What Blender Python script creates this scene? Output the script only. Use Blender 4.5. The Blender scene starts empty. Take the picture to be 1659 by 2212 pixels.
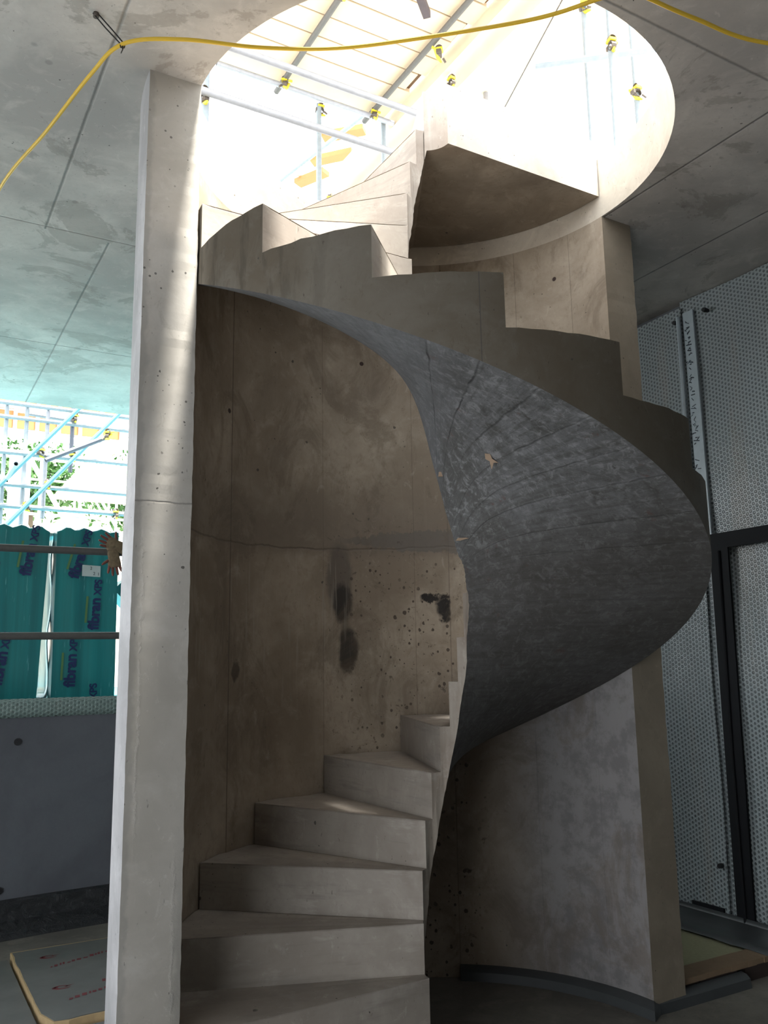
import bpy, math, random
from mathutils import Vector, Matrix
R = math.radians
PI = math.pi
random.seed(7)
sc = bpy.context.scene
col = sc.collection

# ------------------------------------------------------------------ camera
cam_d = bpy.data.cameras.new('camera')
cam = bpy.data.objects.new('camera', cam_d); col.objects.link(cam)
cam_d.sensor_fit = 'VERTICAL'; cam_d.sensor_height = 24.0
cam_d.lens = 1860.48 / 2212 * 24.0
cam_d.clip_start = 0.05; cam_d.clip_end = 300
pt_, ro_ = 0.179258, -0.0168
F = Vector((0, math.cos(pt_), math.sin(pt_))); U0 = Vector((0, -math.sin(pt_), math.cos(pt_))); X0 = Vector((1, 0, 0))
XX = math.cos(ro_) * X0 + math.sin(ro_) * U0; UU = -math.sin(ro_) * X0 + math.cos(ro_) * U0
M = Matrix((XX, UU, -F)).transposed().to_4x4(); M.translation = Vector((0, 0, 1.5))
cam.matrix_world = M
sc.camera = cam

# ------------------------------------------------------------------ sky and exposure
sc.view_settings.view_transform = 'Standard'; sc.view_settings.look = 'None'
sc.view_settings.gamma = 1.0; sc.view_settings.exposure = 0.0
sc.view_settings.use_curve_mapping = False
w = bpy.data.worlds.new('overcast_sky'); sc.world = w; w.use_nodes = True
bg = w.node_tree.nodes['Background']; bg.inputs['Color'].default_value = (0.92, 0.96, 1.0, 1)
bg.inputs['Strength'].default_value = 5.0
sun_d = bpy.data.lights.new('hazy_sun', 'SUN'); sun_d.energy = 26.0; sun_d.angle = R(7); sun_d.color = (1.0, 0.96, 0.88)
sun = bpy.data.objects.new('hazy_sun', sun_d); col.objects.link(sun)
sun.rotation_euler = Vector((0.20, -0.165, 0.966)).to_track_quat('Z', 'Y').to_euler()

# ------------------------------------------------------------------ site grid: u and v are the building's own axes
GU = Vector((math.cos(R(30)), math.sin(R(30)), 0)); GV = Vector((-math.sin(R(30)), math.cos(R(30)), 0))
def g(u, v, z=0.0): return GU * u + GV * v + Vector((0, 0, z))
CX, CY = 0.23, 3.5275                      # the stair's axis
def pol(r, a, z=0.0):                      # a in degrees, 0 towards the entrance, growing clockwise from above
    a = R(a); return Vector((CX - r * math.sin(a), CY - r * math.cos(a), z))
RO, RI, H = 1.0434, 0.1066, 0.18           # stair outer and well radius, riser
A0, DA, Z0 = 58.06, 22.58, 0.36            # azimuth and height of the nosing of step 0
def znos(a): return Z0 + H * (a - A0) / DA

# ------------------------------------------------------------------ node helpers
class NT:
    def __init__(s, name):
        m = bpy.data.materials.new(name); m.use_nodes = True; s.m = m; s.t = m.node_tree
        s.n = s.t.nodes; s.b = s.n['Principled BSDF']; s._uv = None; s._ob = None
    def put(s, v, sock):
        if isinstance(v, bpy.types.NodeSocket): s.t.links.new(v, sock)
        elif isinstance(v, (tuple, list)) and sock.type == 'RGBA' and len(v) == 3: sock.default_value = (*v, 1)
        else: sock.default_value = v
    @property
    def uv(s):
        if not s._uv: s._uv = s.n.new('ShaderNodeTexCoord').outputs['UV']
        return s._uv
    @property
    def ob(s):
        if not s._ob: s._ob = s.n.new('ShaderNodeTexCoord').outputs['Object']
        return s._ob
    def math(s, op, a, b=0.0, c=0.0):
        n = s.n.new('ShaderNodeMath'); n.operation = op
        s.put(a, n.inputs[0]); s.put(b, n.inputs[1]); s.put(c, n.inputs[2]); return n.outputs[0]
    def add(s, a, b): return s.math('ADD', a, b)
    def mul(s, a, b): return s.math('MULTIPLY', a, b)
    def sep(s, v):
        n = s.n.new('ShaderNodeSeparateXYZ'); s.put(v, n.inputs[0]); return n.outputs
    def mapping(s, v, scale=(1, 1, 1), rot=(0, 0, 0), loc=(0, 0, 0)):
        n = s.n.new('ShaderNodeMapping'); s.put(v, n.inputs[0]); n.inputs['Scale'].default_value = scale
        n.inputs['Rotation'].default_value = rot; n.inputs['Location'].default_value = loc; return n.outputs[0]
    def noise(s, v, scale, detail=4, rough=0.55, dist=0.0):
        n = s.n.new('ShaderNodeTexNoise'); s.put(v, n.inputs['Vector']); n.inputs['Scale'].default_value = scale
        n.inputs['Detail'].default_value = detail; n.inputs['Roughness'].default_value = rough; n.inputs['Distortion'].default_value = dist
        return n.outputs['Fac']
    def vor(s, v, scale, feat='F1'):
        n = s.n.new('ShaderNodeTexVoronoi'); n.feature = feat; s.put(v, n.inputs['Vector']); n.inputs['Scale'].default_value = scale; return n.outputs
    def ss(s, v, a, b, lo=0.0, hi=1.0):    # smooth ramp, a may exceed b
        n = s.n.new('ShaderNodeMapRange'); n.interpolation_type = 'SMOOTHSTEP'
        s.put(v, n.inputs['Value'])
        if a > b: a, b, lo, hi = b, a, hi, lo
        n.inputs['From Min'].default_value = a; n.inputs['From Max'].default_value = b
        n.inputs['To Min'].default_value = lo; n.inputs['To Max'].default_value = hi; return n.outputs['Result']
    def mix(s, f, a, b, mode='MIX'):
        n = s.n.new('ShaderNodeMix'); n.data_type = 'RGBA'; n.blend_type = mode
        s.put(f, n.inputs[0]); s.put(a, n.inputs[6]); s.put(b, n.inputs[7]); return n.outputs[2]
    def bump(s, h, strength=0.5, dist=0.01):
        n = s.n.new('ShaderNodeBump'); n.inputs['Strength'].default_value = strength; n.inputs['Distance'].default_value = dist
        s.put(h, n.inputs['Height']); s.t.links.new(n.outputs[0], s.b.inputs['Normal']); return n
    def fin(s, c, rough=0.8, metal=0.0):
        s.put(c, s.b.inputs['Base Color']); s.put(rough, s.b.inputs['Roughness']); s.put(metal, s.b.inputs['Metallic']); return s.m

def plain(name, c, rough=0.6, metal=0.0, var=0.15, scale=20):
    t = NT(name); n = t.noise(t.ob, scale)
    d = tuple(x * (1 - var * 1.6) for x in c); l = tuple(min(1, x * (1 + var)) for x in c)
    t.bump(n, 0.2, 0.002)
    return t.fin(t.mix(n, d, l), rough, metal)

def line(t, x, c, wdt, warp=None):         # mask of a line x == c
    d = t.math('ABSOLUTE', t.math('SUBTRACT', x, c))
    if warp is not None: d = t.add(d, warp)
    return t.ss(d, wdt, 0.0)

def concrete(name, base, dark=None, light=None, hole=0.5, streak=0.0, patchy=0.5, extra=None, use_uv=True, grit=1.0, holes_dark=(0.05, 0.045, 0.04), bumps=0.35):
    t = NT(name); P = t.ob
    dark = dark or tuple(x * 0.62 for x in base); light = light or tuple(min(1, x * 1.25) for x in base)
    big = t.noise(P, 1.7, 5, 0.6, 0.4); mid = t.noise(P, 6.5, 6, 0.65, 0.6); fine = t.noise(P, 55, 4, 0.6)
    c = t.mix(t.ss(big, 0.35, 0.68), dark, base)
    c = t.mix(t.mul(t.ss(mid, 0.5, 0.72), patchy), c, light)
    c = t.mix(t.mul(t.ss(t.noise(P, 11, 5, 0.7, 1.0), 0.56, 0.72), 0.55 * patchy), c, dark)
    c = t.mix(t.mul(t.ss(fine, 0.4, 0.75), 0.18), c, dark)
    fl = t.noise(t.mapping(P, (1, 1, 0.6)), 17, 8, 0.8, 0.8); c = t.mix(t.mul(t.ss(fl, 0.55, 0.64), 0.5 * grit), c, dark); c = t.mix(t.mul(t.ss(fl, 0.42, 0.33), 0.4 * grit), c, light)
    fk = t.noise(t.mapping(P, (1, 1, 0.35), (0.15, 0.1, 0)), 75, 3, 0.6); c = t.mix(t.mul(t.ss(fk, 0.68, 0.74), 0.6 * grit), c, tuple(q * 0.35 for q in dark))
    if streak:
        sv = t.mapping(t.uv, (26, 1.2, 1)); st = t.noise(sv, 1.0, 4, 0.6)
        c = t.mix(t.mul(t.ss(st, 0.52, 0.7), streak), c, dark)
        c = t.mix(t.mul(t.ss(st, 0.42, 0.3), streak * 0.4), c, light)
    h = t.mul(fine, 0.12); h = t.add(h, t.mul(mid, 0.5))
    if hole:
        wp = t.n.new('ShaderNodeVectorMath'); wp.operation = 'ADD'; t.put(P, wp.inputs[0])
        nn = t.n.new('ShaderNodeTexNoise'); t.put(P, nn.inputs['Vector']); nn.inputs['Scale'].default_value = 60
        sc_ = t.n.new('ShaderNodeVectorMath'); sc_.operation = 'SCALE'; t.t.links.new(nn.outputs['Color'], sc_.inputs[0]); sc_.inputs['Scale'].default_value = 0.012
        t.t.links.new(sc_.outputs[0], wp.inputs[1])
        v = t.vor(wp.outputs[0], 13); cc = t.sep(v['Color'])
        rad = t.mul(t.math('POWER', cc[0], 3.5), 0.13)
        m1 = t.math('LESS_THAN', v['Distance'], rad)
        m1 = t.mul(m1, t.ss(t.noise(P, 2.2), 0.62 - 0.35 * hole, 0.66 - 0.3 * hole))
        v2 = t.vor(wp.outputs[0], 38); c2 = t.sep(v2['Color'])
        m2 = t.mul(t.math('LESS_THAN', v2['Distance'], t.mul(t.math('POWER', c2[1], 4.5), 0.17)), t.ss(t.noise(P, 3.1), 0.5, 0.56))
        mm = t.math('MAXIMUM', m1, m2)
        c = t.mix(t.mul(mm, 0.8), c, holes_dark); h = t.add(h, t.mul(mm, -1.0))
    if extra: c, h = extra(t, c, h)
    t.bump(h, bumps, 0.006)
    return t.fin(c, t.ss(mid, 0.3, 0.8, 0.65, 0.9))

# ------------------------------------------------------------------ mesh helpers
class MB:
    def __init__(s): s.v = []; s.f = []; s.uv = []; s.mi = []; s.sm = []
    def face(s, pts, uvs=None, mi=0, smooth=False):
        b = len(s.v); s.v += [tuple(p) for p in pts]; s.f.append(tuple(range(b, b + len(pts))))
        s.uv.append([tuple(x) for x in uvs] if uvs else [(p[0], p[1]) for p in pts]); s.mi.append(mi); s.sm.append(smooth)
    def grid(s, P, UV, mi=0, smooth=True, flip=False):
        for i in range(len(P) - 1):
            for j in range(len(P[0]) - 1):
                q = [(i, j), (i + 1, j), (i + 1, j + 1), (i, j + 1)]
                if flip: q.reverse()
                s.face([P[a][b] for a, b in q], [UV[a][b] for a, b in q], mi, smooth)
    def box(s, o, a, b, c, mi=0):          # corner o and three edge vectors
        o, a, b, c = Vector(o), Vector(a), Vector(b), Vector(c)
        if a.cross(b).dot(c) < 0: a, b = b, a
        A, B, Cc = a.length, b.length, c.length
        s.face([o, o + b, o + a + b, o + a], [(0, 0), (0, B), (A, B), (A, 0)], mi)
        s.face([o + c, o + c + a, o + c + a + b, o + c + b], [(0, 0), (A, 0), (A, B), (0, B)], mi)
        s.face([o, o + a, o + a + c, o + c], [(0, 0), (A, 0), (A, Cc), (0, Cc)], mi)
        s.face([o + b, o + b + c, o + a + b + c, o + a + b], [(0, 0), (0, Cc), (A, Cc), (A, 0)], mi)
        s.face([o, o + c, o + b + c, o + b], [(0, 0), (0, Cc), (B, Cc), (B, 0)], mi)
        s.face([o + a, o + a + b, o + a + b + c, o + a + c], [(0, 0), (B, 0), (B, Cc), (0, Cc)], mi)
    def gbox(s, u0, u1, v0, v1, z0, z1, mi=0):
        s.box(g(u0, v0, z0), GU * (u1 - u0), GV * (v1 - v0), Vector((0, 0, z1 - z0)), mi)
    def tube(s, pts, r, n=12, mi=0, cap=True, hollow=0.0):
        pts = [Vector(p) for p in pts]; rings = []; up = None
        rr = r if isinstance(r, (list, tuple)) else [r] * len(pts)
        for i, p in enumerate(pts):
            d = (pts[min(i + 1, len(pts) - 1)] - pts[max(i - 1, 0)]).normalized()
            if up is None: up = Vector((0, 0, 1)) if abs(d.z) < 0.9 else Vector((1, 0, 0))
            x = d.cross(up).normalized(); y = x.cross(d).normalized(); up = y
            rings.append([p + (x * math.cos(k * 2 * PI / n) + y * math.sin(k * 2 * PI / n)) * rr[i] for k in range(n + 1)])
        L = [0]
        for i in range(1, len(pts)): L.append(L[-1] + (pts[i] - pts[i - 1]).length)
        s.grid(rings, [[(L[i], k * 2 * PI * rr[i] / n) for k in range(n + 1)] for i in range(len(pts))], mi, True)
        if cap:
            for ring, cp, fl in ((rings[0], pts[0], False), (rings[-1], pts[-1], True)):
                q = ring[:-1]
                if hollow:
                    q2 = [cp + (p - cp) * hollow for p in q]
                    dd = (pts[0] - pts[1]).normalized() if not fl else (pts[-1] - pts[-2]).normalized()
                    q3 = [p - dd * r * 4 for p in q2]
                    for k in range(n):
                        k2 = (k + 1) % n
                        s.face([q[k], q[k2], q2[k2], q2[k]], mi=mi); s.face([q2[k], q2[k2], q3[k2], q3[k]], mi=mi)
                    s.face(q3, mi=mi)
                else: s.face(q[::-1] if fl else q, mi=mi)
    def build(s, name, mats, parent=None, merge=True, bevel=0.0):
        me = bpy.data.meshes.new(name); me.from_pydata(s.v, [], s.f)
        uvl = me.uv_layers.new(name='UVMap'); k = 0
        for fi, us in enumerate(s.uv):
            for q in us: uvl.data[k].uv = (q[0], q[1]); k += 1
        mats = mats if isinstance(mats, (list, tuple)) else [mats]
        for m in mats: me.materials.append(m)
        for i, p in enumerate(me.polygons): p.material_index = s.mi[i]; p.use_smooth = s.sm[i]
        if merge:
            import bmesh
            bm = bmesh.new(); bm.from_mesh(me); bmesh.ops.remove_doubles(bm, verts=bm.verts, dist=2e-5)
            bmesh.ops.recalc_face_normals(bm, faces=bm.faces)
            for e in bm.edges:
                if len(e.link_faces) == 2 and e.calc_face_angle(0) > R(32): e.smooth = False
            bm.to_mesh(me); bm.free()
        o = bpy.data.objects.new(name, me); col.objects.link(o)
        if parent: o.parent = parent; o.matrix_parent_inverse = parent.matrix_world.inverted()
        if bevel:
            b = o.modifiers.new('bevel', 'BEVEL'); b.width = bevel; b.segments = 2; b.limit_method = 'ANGLE'
        return o
def tag(o, label=None, cat=None, group=None, kind=None):
    if label: o['label'] = label
    if cat: o['category'] = cat
    if group: o['group'] = group
    if kind: o['kind'] = kind
    return o
def empty(name, loc, label, cat, group=None, rz=0.0):
    o = bpy.data.objects.new(name, None); col.objects.link(o); o.location = loc; o.rotation_euler = (0, 0, rz); o.empty_display_size = 0.1
    bpy.context.view_layer.update()
    return tag(o, label, cat, group)
def copy_tree(o, loc=None, rot=None, label=None):
    c = o.copy(); col.objects.link(c)
    for ch in o.children:
        d = ch.copy(); col.objects.link(d); d.parent = c; d.matrix_parent_inverse = ch.matrix_parent_inverse.copy()
    if loc is not None: c.location = loc
    if rot is not None: c.rotation_euler = rot
    if label: c['label'] = label
    return c
def jit(a): return random.uniform(-a, a)

# ------------------------------------------------------------------ materials
BEI = (0.40, 0.345, 0.285)
def drum_extra(t, c, h):
    x = t.sep(t.uv)[0]; z = t.sep(t.uv)[1]              # x: metres along the arc, z: height
    wob = t.mul(t.math('SUBTRACT', t.noise(t.ob, 9, 4), 0.5), 0.10); wob2 = t.mul(t.math('SUBTRACT', t.noise(t.ob, 26, 5, 0.7), 0.5), 0.12)
    ar = lambda a: a * PI / 180 * 1.05
    # vertical formwork seams
    for a, wd, st in ((115.4, 0.006, 0.75), (148.5, 0.003, 0.35), (176, 0.003, 0.35), (186, 0.005, 0.4), (209, 0.004, 0.3), (227, 0.004, 0.3)):
        m = line(t, x, ar(a), wd, t.mul(wob2, 0.03)); c = t.mix(t.mul(m, st), c, (0.09, 0.06, 0.05)); h = t.add(h, t.mul(m, -0.6))
    # day joint between the two pours, with a grey grout band widening to the right
    zj = t.add(2.09, t.add(t.mul(wob, 0.35), t.mul(t.ss(x, ar(100), ar(190)), 0.04)))
    m = line(t, z, zj, 0.008); c = t.mix(t.mul(m, 0.6), c, (0.10, 0.07, 0.055)); h = t.add(h, t.mul(m, -1.0))
    bandw = t.add(t.mul(t.ss(x, ar(145), ar(182)), 0.06), t.mul(wob2, 0.8))
    d = t.math('ABSOLUTE', t.math('SUBTRACT', z, 2.165))
    m = t.mul(t.ss(t.math('SUBTRACT', bandw, d), -0.004, 0.006), t.mul(t.ss(x, ar(150), ar(162)), t.ss(x, ar(205), ar(196))))
    c = t.mix(t.mul(m, 0.85), c, (0.165, 0.15, 0.135))
    m = t.mul(t.mul(t.ss(x, ar(190), ar(215)), t.ss(z, 2.15, 2.0)), 0.9); c = t.mix(m, c, t.mix(t.ss(t.noise(t.ob, 9, 6, 0.7), 0.42, 0.62), (0.25, 0.24, 0.245), (0.17, 0.165, 0.17)))
    # damp darker zone just above the joint
    m = t.mul(t.ss(z, 2.55, 2.2), t.ss(z, 2.05, 2.12)); c = t.mix(t.mul(m, 0.4), c, (0.17, 0.14, 0.11))
    # two soaked black patches one above the other and a black splash on the right
    def blob(a, zz, ra, rz, col_, st, c, e=1.0):
        dx = t.math('DIVIDE', t.add(t.math('SUBTRACT', x, ar(a)), t.mul(wob, 0.5 * e)), ra); dz = t.math('DIVIDE', t.add(t.math('SUBTRACT', z, zz), t.mul(wob2, 0.7 * e)), rz)
        dd = t.math('SQRT', t.add(t.mul(dx, dx), t.mul(dz, dz)))
        return t.mix(t.mul(t.ss(dd, 1.15, 0.7), st), c, col_)
    c = blob(153.5, 1.95, 0.075, 0.21, (0.12, 0.10, 0.085), 0.75, c)
    c = blob(154.5, 1.83, 0.06, 0.11, (0.035, 0.03, 0.025), 0.95, c)
    c = blob(156.0, 1.60, 0.055, 0.13, (0.035, 0.03, 0.025), 0.95, c)
    c = blob(180.5, 1.86, 0.055, 0.028, (0.02, 0.016, 0.013), 1.0, c, 1.5)
    c = blob(184.5, 1.80, 0.04, 0.075, (0.02, 0.016, 0.013), 1.0, c, 1.8)
    c = blob(118.0, 1.50, 0.03, 0.05, (0.06, 0.045, 0.035), 0.8, c)
    # spatter of pits below the joint
    v = t.vor(t.mapping(t.ob, (1, 1, 0.9)), 40); cc = t.sep(v['Color'])
    m = t.math('LESS_THAN', t.add(v['Distance'], t.mul(t.math('SUBTRACT', t.noise(t.ob, 90), 0.5), 0.25)), t.mul(t.math('POWER', cc[0], 3.0), 0.42))
    m = t.mul(m, t.mul(t.mul(t.mul(t.ss(x, ar(150), ar(160)), t.ss(x, ar(196), ar(188))), t.ss(z, 2.12, 2.0)), t.ss(t.noise(t.ob, 4), 0.36, 0.5)))
    c = t.mix(t.mul(m, 0.85), c, (0.05, 0.035, 0.025)); h = t.add(h, t.mul(m, -0.7))
    n = t.noise(t.mapping(t.ob, (1, 1, 0.7)), 3.2, 9, 0.72, 0.8); c = t.mix(t.mul(t.ss(n, 0.5, 0.62), 0.45), c, (0.15, 0.115, 0.08))
    m = t.mul(t.mul(t.ss(t.noise(t.ob, 24, 6, 0.75, 0.6), 0.60, 0.66), t.ss(x, ar(135), ar(160))), t.mul(t.ss(z, 2.5, 2.05), t.ss(x, ar(205), ar(190)))); c = t.mix(t.mul(m, 0.65), c, (0.06, 0.042, 0.03))
    # run marks
    sv = t.mapping(t.uv, (45, 2.0, 1)); st = t.noise(sv, 1.0, 3)
    m = t.mul(t.ss(st, 0.56, 0.66), t.mul(t.mul(t.ss(z, 2.1, 2.0), t.ss(x, ar(162), ar(150))), t.ss(z, 1.2, 1.6))); c = t.mix(t.mul(m, 0.35), c, (0.44, 0.40, 0.33))
    # formwork tie holes
    for a, zz in ((161.1, 3.15), (221.8, 3.53), (114.0, 2.72)):
        dx = t.math('SUBTRACT', x, ar(a)); dz = t.math('SUBTRACT', z, zz)
        m = t.ss(t.math('SQRT', t.add(t.mul(dx, dx), t.mul(dz, dz))), 0.013, 0.010); c = t.mix(m, c, (0.05, 0.03, 0.025)); h = t.add(h, t.mul(m, -2.0))
    return c, h
def pillar_extra(t, c, h):
    z = t.sep(t.ob)[2]; x = t.sep(t.uv)[0]
    w2 = t.mul(t.math('SUBTRACT', t.noise(t.ob, 14, 5), 0.5), 0.06)
    m = line(t, z, t.add(2.085, t.mul(w2, 0.3)), 0.005); c = t.mix(t.mul(m, 0.55), c, (0.12, 0.11, 0.10)); h = t.add(h, t.mul(m, -1.0))
    for xc, zc in ((0.035, 1.7), (0.17, 0.6)):           # cement runs down the face
        w3 = t.mul(t.math('SUBTRACT', t.noise(t.ob, 45, 6, 0.8), 0.5), 0.03); xw = t.add(xc, t.add(t.mul(w2, 0.5), w3)); m = t.mul(t.mul(line(t, x, xw, 0.008), t.ss(t.noise(t.ob, 30, 4), 0.38, 0.55)), t.mul(t.ss(z, zc + 0.35, zc + 0.2), t.ss(z, zc - 0.9, zc - 0.5)))
        c = t.mix(t.mul(m, 0.4), c, (0.6, 0.57, 0.53)); h = t.add(h, t.mul(m, 0.7))
    c = t.mix(t.mul(t.ss(t.add(x, t.mul(w2, 1.0)), 0.03, 0.012), 0.35), c, (0.22, 0.215, 0.20))
    v = t.vor(t.ob, 55); m = t.mul(t.math('LESS_THAN', v['Distance'], t.mul(t.math('POWER', t.sep(v['Color'])[0], 6.0), 0.3)), t.mul(t.ss(z, 2.05, 2.12), t.ss(t.noise(t.ob, 3), 0.45, 0.55))); c = t.mix(t.mul(m, 0.75), c, (0.05, 0.045, 0.04)); h = t.add(h, t.mul(m, -1.0))
    m = t.mul(t.ss(t.add(x, t.mul(w2, 1.2)), 0.155, 0.19), t.ss(z, 1.25, 0.5)); c = t.mix(t.mul(m, 0.45), c, (0.19, 0.185, 0.17)); h = t.add(h, t.mul(m, t.noise(t.ob, 40, 6, 0.8)))
    return c, h
def seam_ceiling(t, c, h):
    X, Y, Z = t.sep(t.ob)
    uu = t.add(t.mul(X, GU.x), t.mul(Y, GU.y)); vv = t.add(t.mul(X, GV.x), t.mul(Y, GV.y))
    wv = t.mul(t.math('SUBTRACT', t.noise(t.ob, 12, 5, 0.7), 0.5), 0.006)
    for cu, v0, v1 in ((0.56, -4, 4.4), (3.03, -4, 8), (3.73, -4, 8), (0.88, 4.4, 8), (1.80, 4.4, 8), (-0.75, -4, 8), (2.3, 4.9, 8)):
        m = t.mul(line(t, t.add(uu, wv), cu, 0.010), t.mul(t.math('GREATER_THAN', vv, v0), t.math('LESS_THAN', vv, v1)))
        c = t.mix(t.mul(m, 0.6), c, (0.07, 0.07, 0.07)); h = t.add(h, t.mul(m, -2.0))
    for cv, u0, u1 in ((4.37, -4, 2.6), (6.05, -4, 2.8), (1.86, 1.2, 6), (1.55, -4, 0.8)):
        m = t.mul(line(t, t.add(vv, wv), cv, 0.009), t.mul(t.math('GREATER_THAN', uu, u0), t.math('LESS_THAN', uu, u1)))
        c = t.mix(t.mul(m, 0.55), c, (0.07, 0.07, 0.07)); h = t.add(h, t.mul(m, -2.0))
    v = t.vor(t.mapping(t.ob, (1, 1, 1)), 5.0); m = t.ss(t.add(v['Distance'], t.mul(wv, 10)), 0.09, 0.05)
    m = t.mul(m, t.math('GREATER_THAN', t.sep(v['Color'])[0], 0.6)); c = t.mix(t.mul(m, 0.35), c, (0.12, 0.115, 0.11))
    m = t.ss(t.noise(t.ob, 1.4, 6, 0.7, 1.5), 0.56, 0.6); c = t.mix(t.mul(m, 0.35), c, (0.17, 0.15, 0.12))
    return c, h
def soffit_extra(t, c, h):
    x, y, _ = t.sep(t.uv)                                  # x: degrees of turn, y: radius
    n1 = t.noise(t.ob, 7, 8, 0.75, 1.2); n2 = t.noise(t.mapping(t.uv, (0.5, 3, 1)), 1.0, 8, 0.75); n4 = t.noise(t.mapping(t.ob, (1, 1, 1)), 24, 8, 0.8, 0.6)
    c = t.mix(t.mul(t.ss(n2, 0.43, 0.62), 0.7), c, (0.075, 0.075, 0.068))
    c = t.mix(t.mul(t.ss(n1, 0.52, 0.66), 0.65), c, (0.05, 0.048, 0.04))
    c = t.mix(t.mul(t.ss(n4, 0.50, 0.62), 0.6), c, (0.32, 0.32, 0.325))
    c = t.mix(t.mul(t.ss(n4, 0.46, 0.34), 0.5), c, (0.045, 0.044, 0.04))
    n3 = t.noise(t.mapping(t.uv, (0.2, 26, 1)), 1.0, 6, 0.8); c = t.mix(t.mul(t.ss(n3, 0.55, 0.66), 0.5), c, (0.23, 0.23, 0.225))
    n5 = t.noise(t.mapping(t.uv, (2.2, 2, 1)), 1.0, 6, 0.8); c = t.mix(t.mul(t.ss(n5, 0.58, 0.68), 0.5), c, (0.05, 0.048, 0.043))
    c = t.mix(t.mul(t.ss(t.noise(t.ob, 10, 4, 0.7), 0.64, 0.72), 0.6), c, (0.13, 0.06, 0.045))
    c = t.mix(t.mul(t.ss(x, 340, 285), 0.62), c, (0.055, 0.048, 0.042))         # shade on the lower turn, darkened into the colour
    c = t.mix(t.mul(t.ss(x, 350, 372), 0.45), c, (0.21, 0.215, 0.225))  # lit upper end painted in as a lighter grey
    wv = t.mul(t.math('SUBTRACT', t.noise(t.ob, 12, 4), 0.5), 1.2); fade = t.ss(t.noise(t.ob, 5), 0.4, 0.6)
    for a, k in ((365, .8), (356, .8), (346, .6), (336.5, .6), (327, .45), (318, .5), (306, .4), (296, .35), (285, .3), (274, .3), (262, .2)):   # board joints across the ramp
        m = line(t, t.add(x, wv), a, 0.42); c = t.mix(t.mul(t.mul(m, k), fade), c, (0.03, 0.03, 0.03)); h = t.add(h, t.mul(m, -1.2 * k))
    return c, h
def tread_extra(t, c, h):
    z = t.sep(t.ob)[2]
    n = t.noise(t.mapping(t.ob, (1.2, 1.2, 14)), 1.0, 5, 0.7); c = t.mix(t.mul(t.ss(n, 0.5, 0.66), 0.45), c, (0.20, 0.18, 0.16))
    n = t.noise(t.mapping(t.ob, (2, 2, 9)), 1.3, 5, 0.7); c = t.mix(t.mul(t.ss(n, 0.58, 0.72), 0.4), c, (0.55, 0.51, 0.46))
    return c, h
def outer_extra(t, c, h):
    sv = t.mapping(t.uv, (15, 2.5, 1)); st = t.noise(sv, 1.0, 5, 0.65); x, z, _ = t.sep(t.uv)
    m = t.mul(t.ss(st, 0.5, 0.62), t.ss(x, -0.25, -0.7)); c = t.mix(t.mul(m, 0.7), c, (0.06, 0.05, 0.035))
    m = line(t, x, 0.075, 0.003); c = t.mix(t.mul(m, 0.7), c, (0.05, 0.05, 0.05))
    return c, h
M_drum = concrete('drum_concrete', (0.43, 0.36, 0.28), dark=(0.26, 0.205, 0.15), light=(0.53, 0.455, 0.37), hole=0.45, streak=0.15, patchy=0.4, extra=drum_extra)
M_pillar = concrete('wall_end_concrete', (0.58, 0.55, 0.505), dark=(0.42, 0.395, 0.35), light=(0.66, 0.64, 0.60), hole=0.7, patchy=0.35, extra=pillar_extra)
M_rend = concrete('wall_end_shaded_tan_concrete', (0.27, 0.225, 0.17), dark=(0.20, 0.165, 0.12), light=(0.33, 0.285, 0.225), hole=0.4, patchy=0.4)  # right wall end: tan, its weaker light darkened into the colour
M_outerwall = concrete('drum_outer_concrete', (0.56, 0.55, 0.56), hole=0.1, patchy=0.2)
M_ceil = concrete('ceiling_concrete', (0.56, 0.53, 0.49), dark=(0.38, 0.36, 0.335), light=(0.66, 0.63, 0.585), hole=0.15, patchy=0.45, extra=seam_ceiling)
M_slabedge = concrete('slab_edge_concrete', (0.62, 0.56, 0.47), dark=(0.46, 0.40, 0.33), hole=0.2, patchy=0.5)
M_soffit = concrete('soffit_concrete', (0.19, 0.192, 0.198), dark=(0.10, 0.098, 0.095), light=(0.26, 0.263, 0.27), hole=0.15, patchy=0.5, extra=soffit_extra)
M_step = concrete('step_concrete', (0.42, 0.38, 0.33), dark=(0.29, 0.25, 0.215), light=(0.52, 0.48, 0.43), hole=0.35, patchy=0.4, extra=tread_extra)
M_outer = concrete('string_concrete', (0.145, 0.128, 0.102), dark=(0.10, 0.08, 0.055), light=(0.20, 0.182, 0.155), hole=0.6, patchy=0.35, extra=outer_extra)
M_well = concrete('well_concrete', (0.42, 0.375, 0.32), dark=(0.27, 0.22, 0.18), light=(0.56, 0.52, 0.46), hole=0.2, streak=0.5, patchy=0.5)
M_land = concrete('landing_concrete', (0.36, 0.30, 0.235), dark=(0.20, 0.16, 0.12), hole=0.5, patchy=0.6)
M_floor = concrete('floor_concrete', (0.23, 0.215, 0.185), dark=(0.14, 0.13, 0.115), hole=0.1, patchy=0.6)
M_tanked = concrete('tanked_wall', (0.115, 0.125, 0.14), dark=(0.085, 0.09, 0.105), light=(0.14, 0.15, 0.165), hole=0.0, patchy=0.3, bumps=0.15, grit=0.3)
M_site = plain('site_concrete', (0.42, 0.41, 0.38), 0.85, scale=4)

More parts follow.
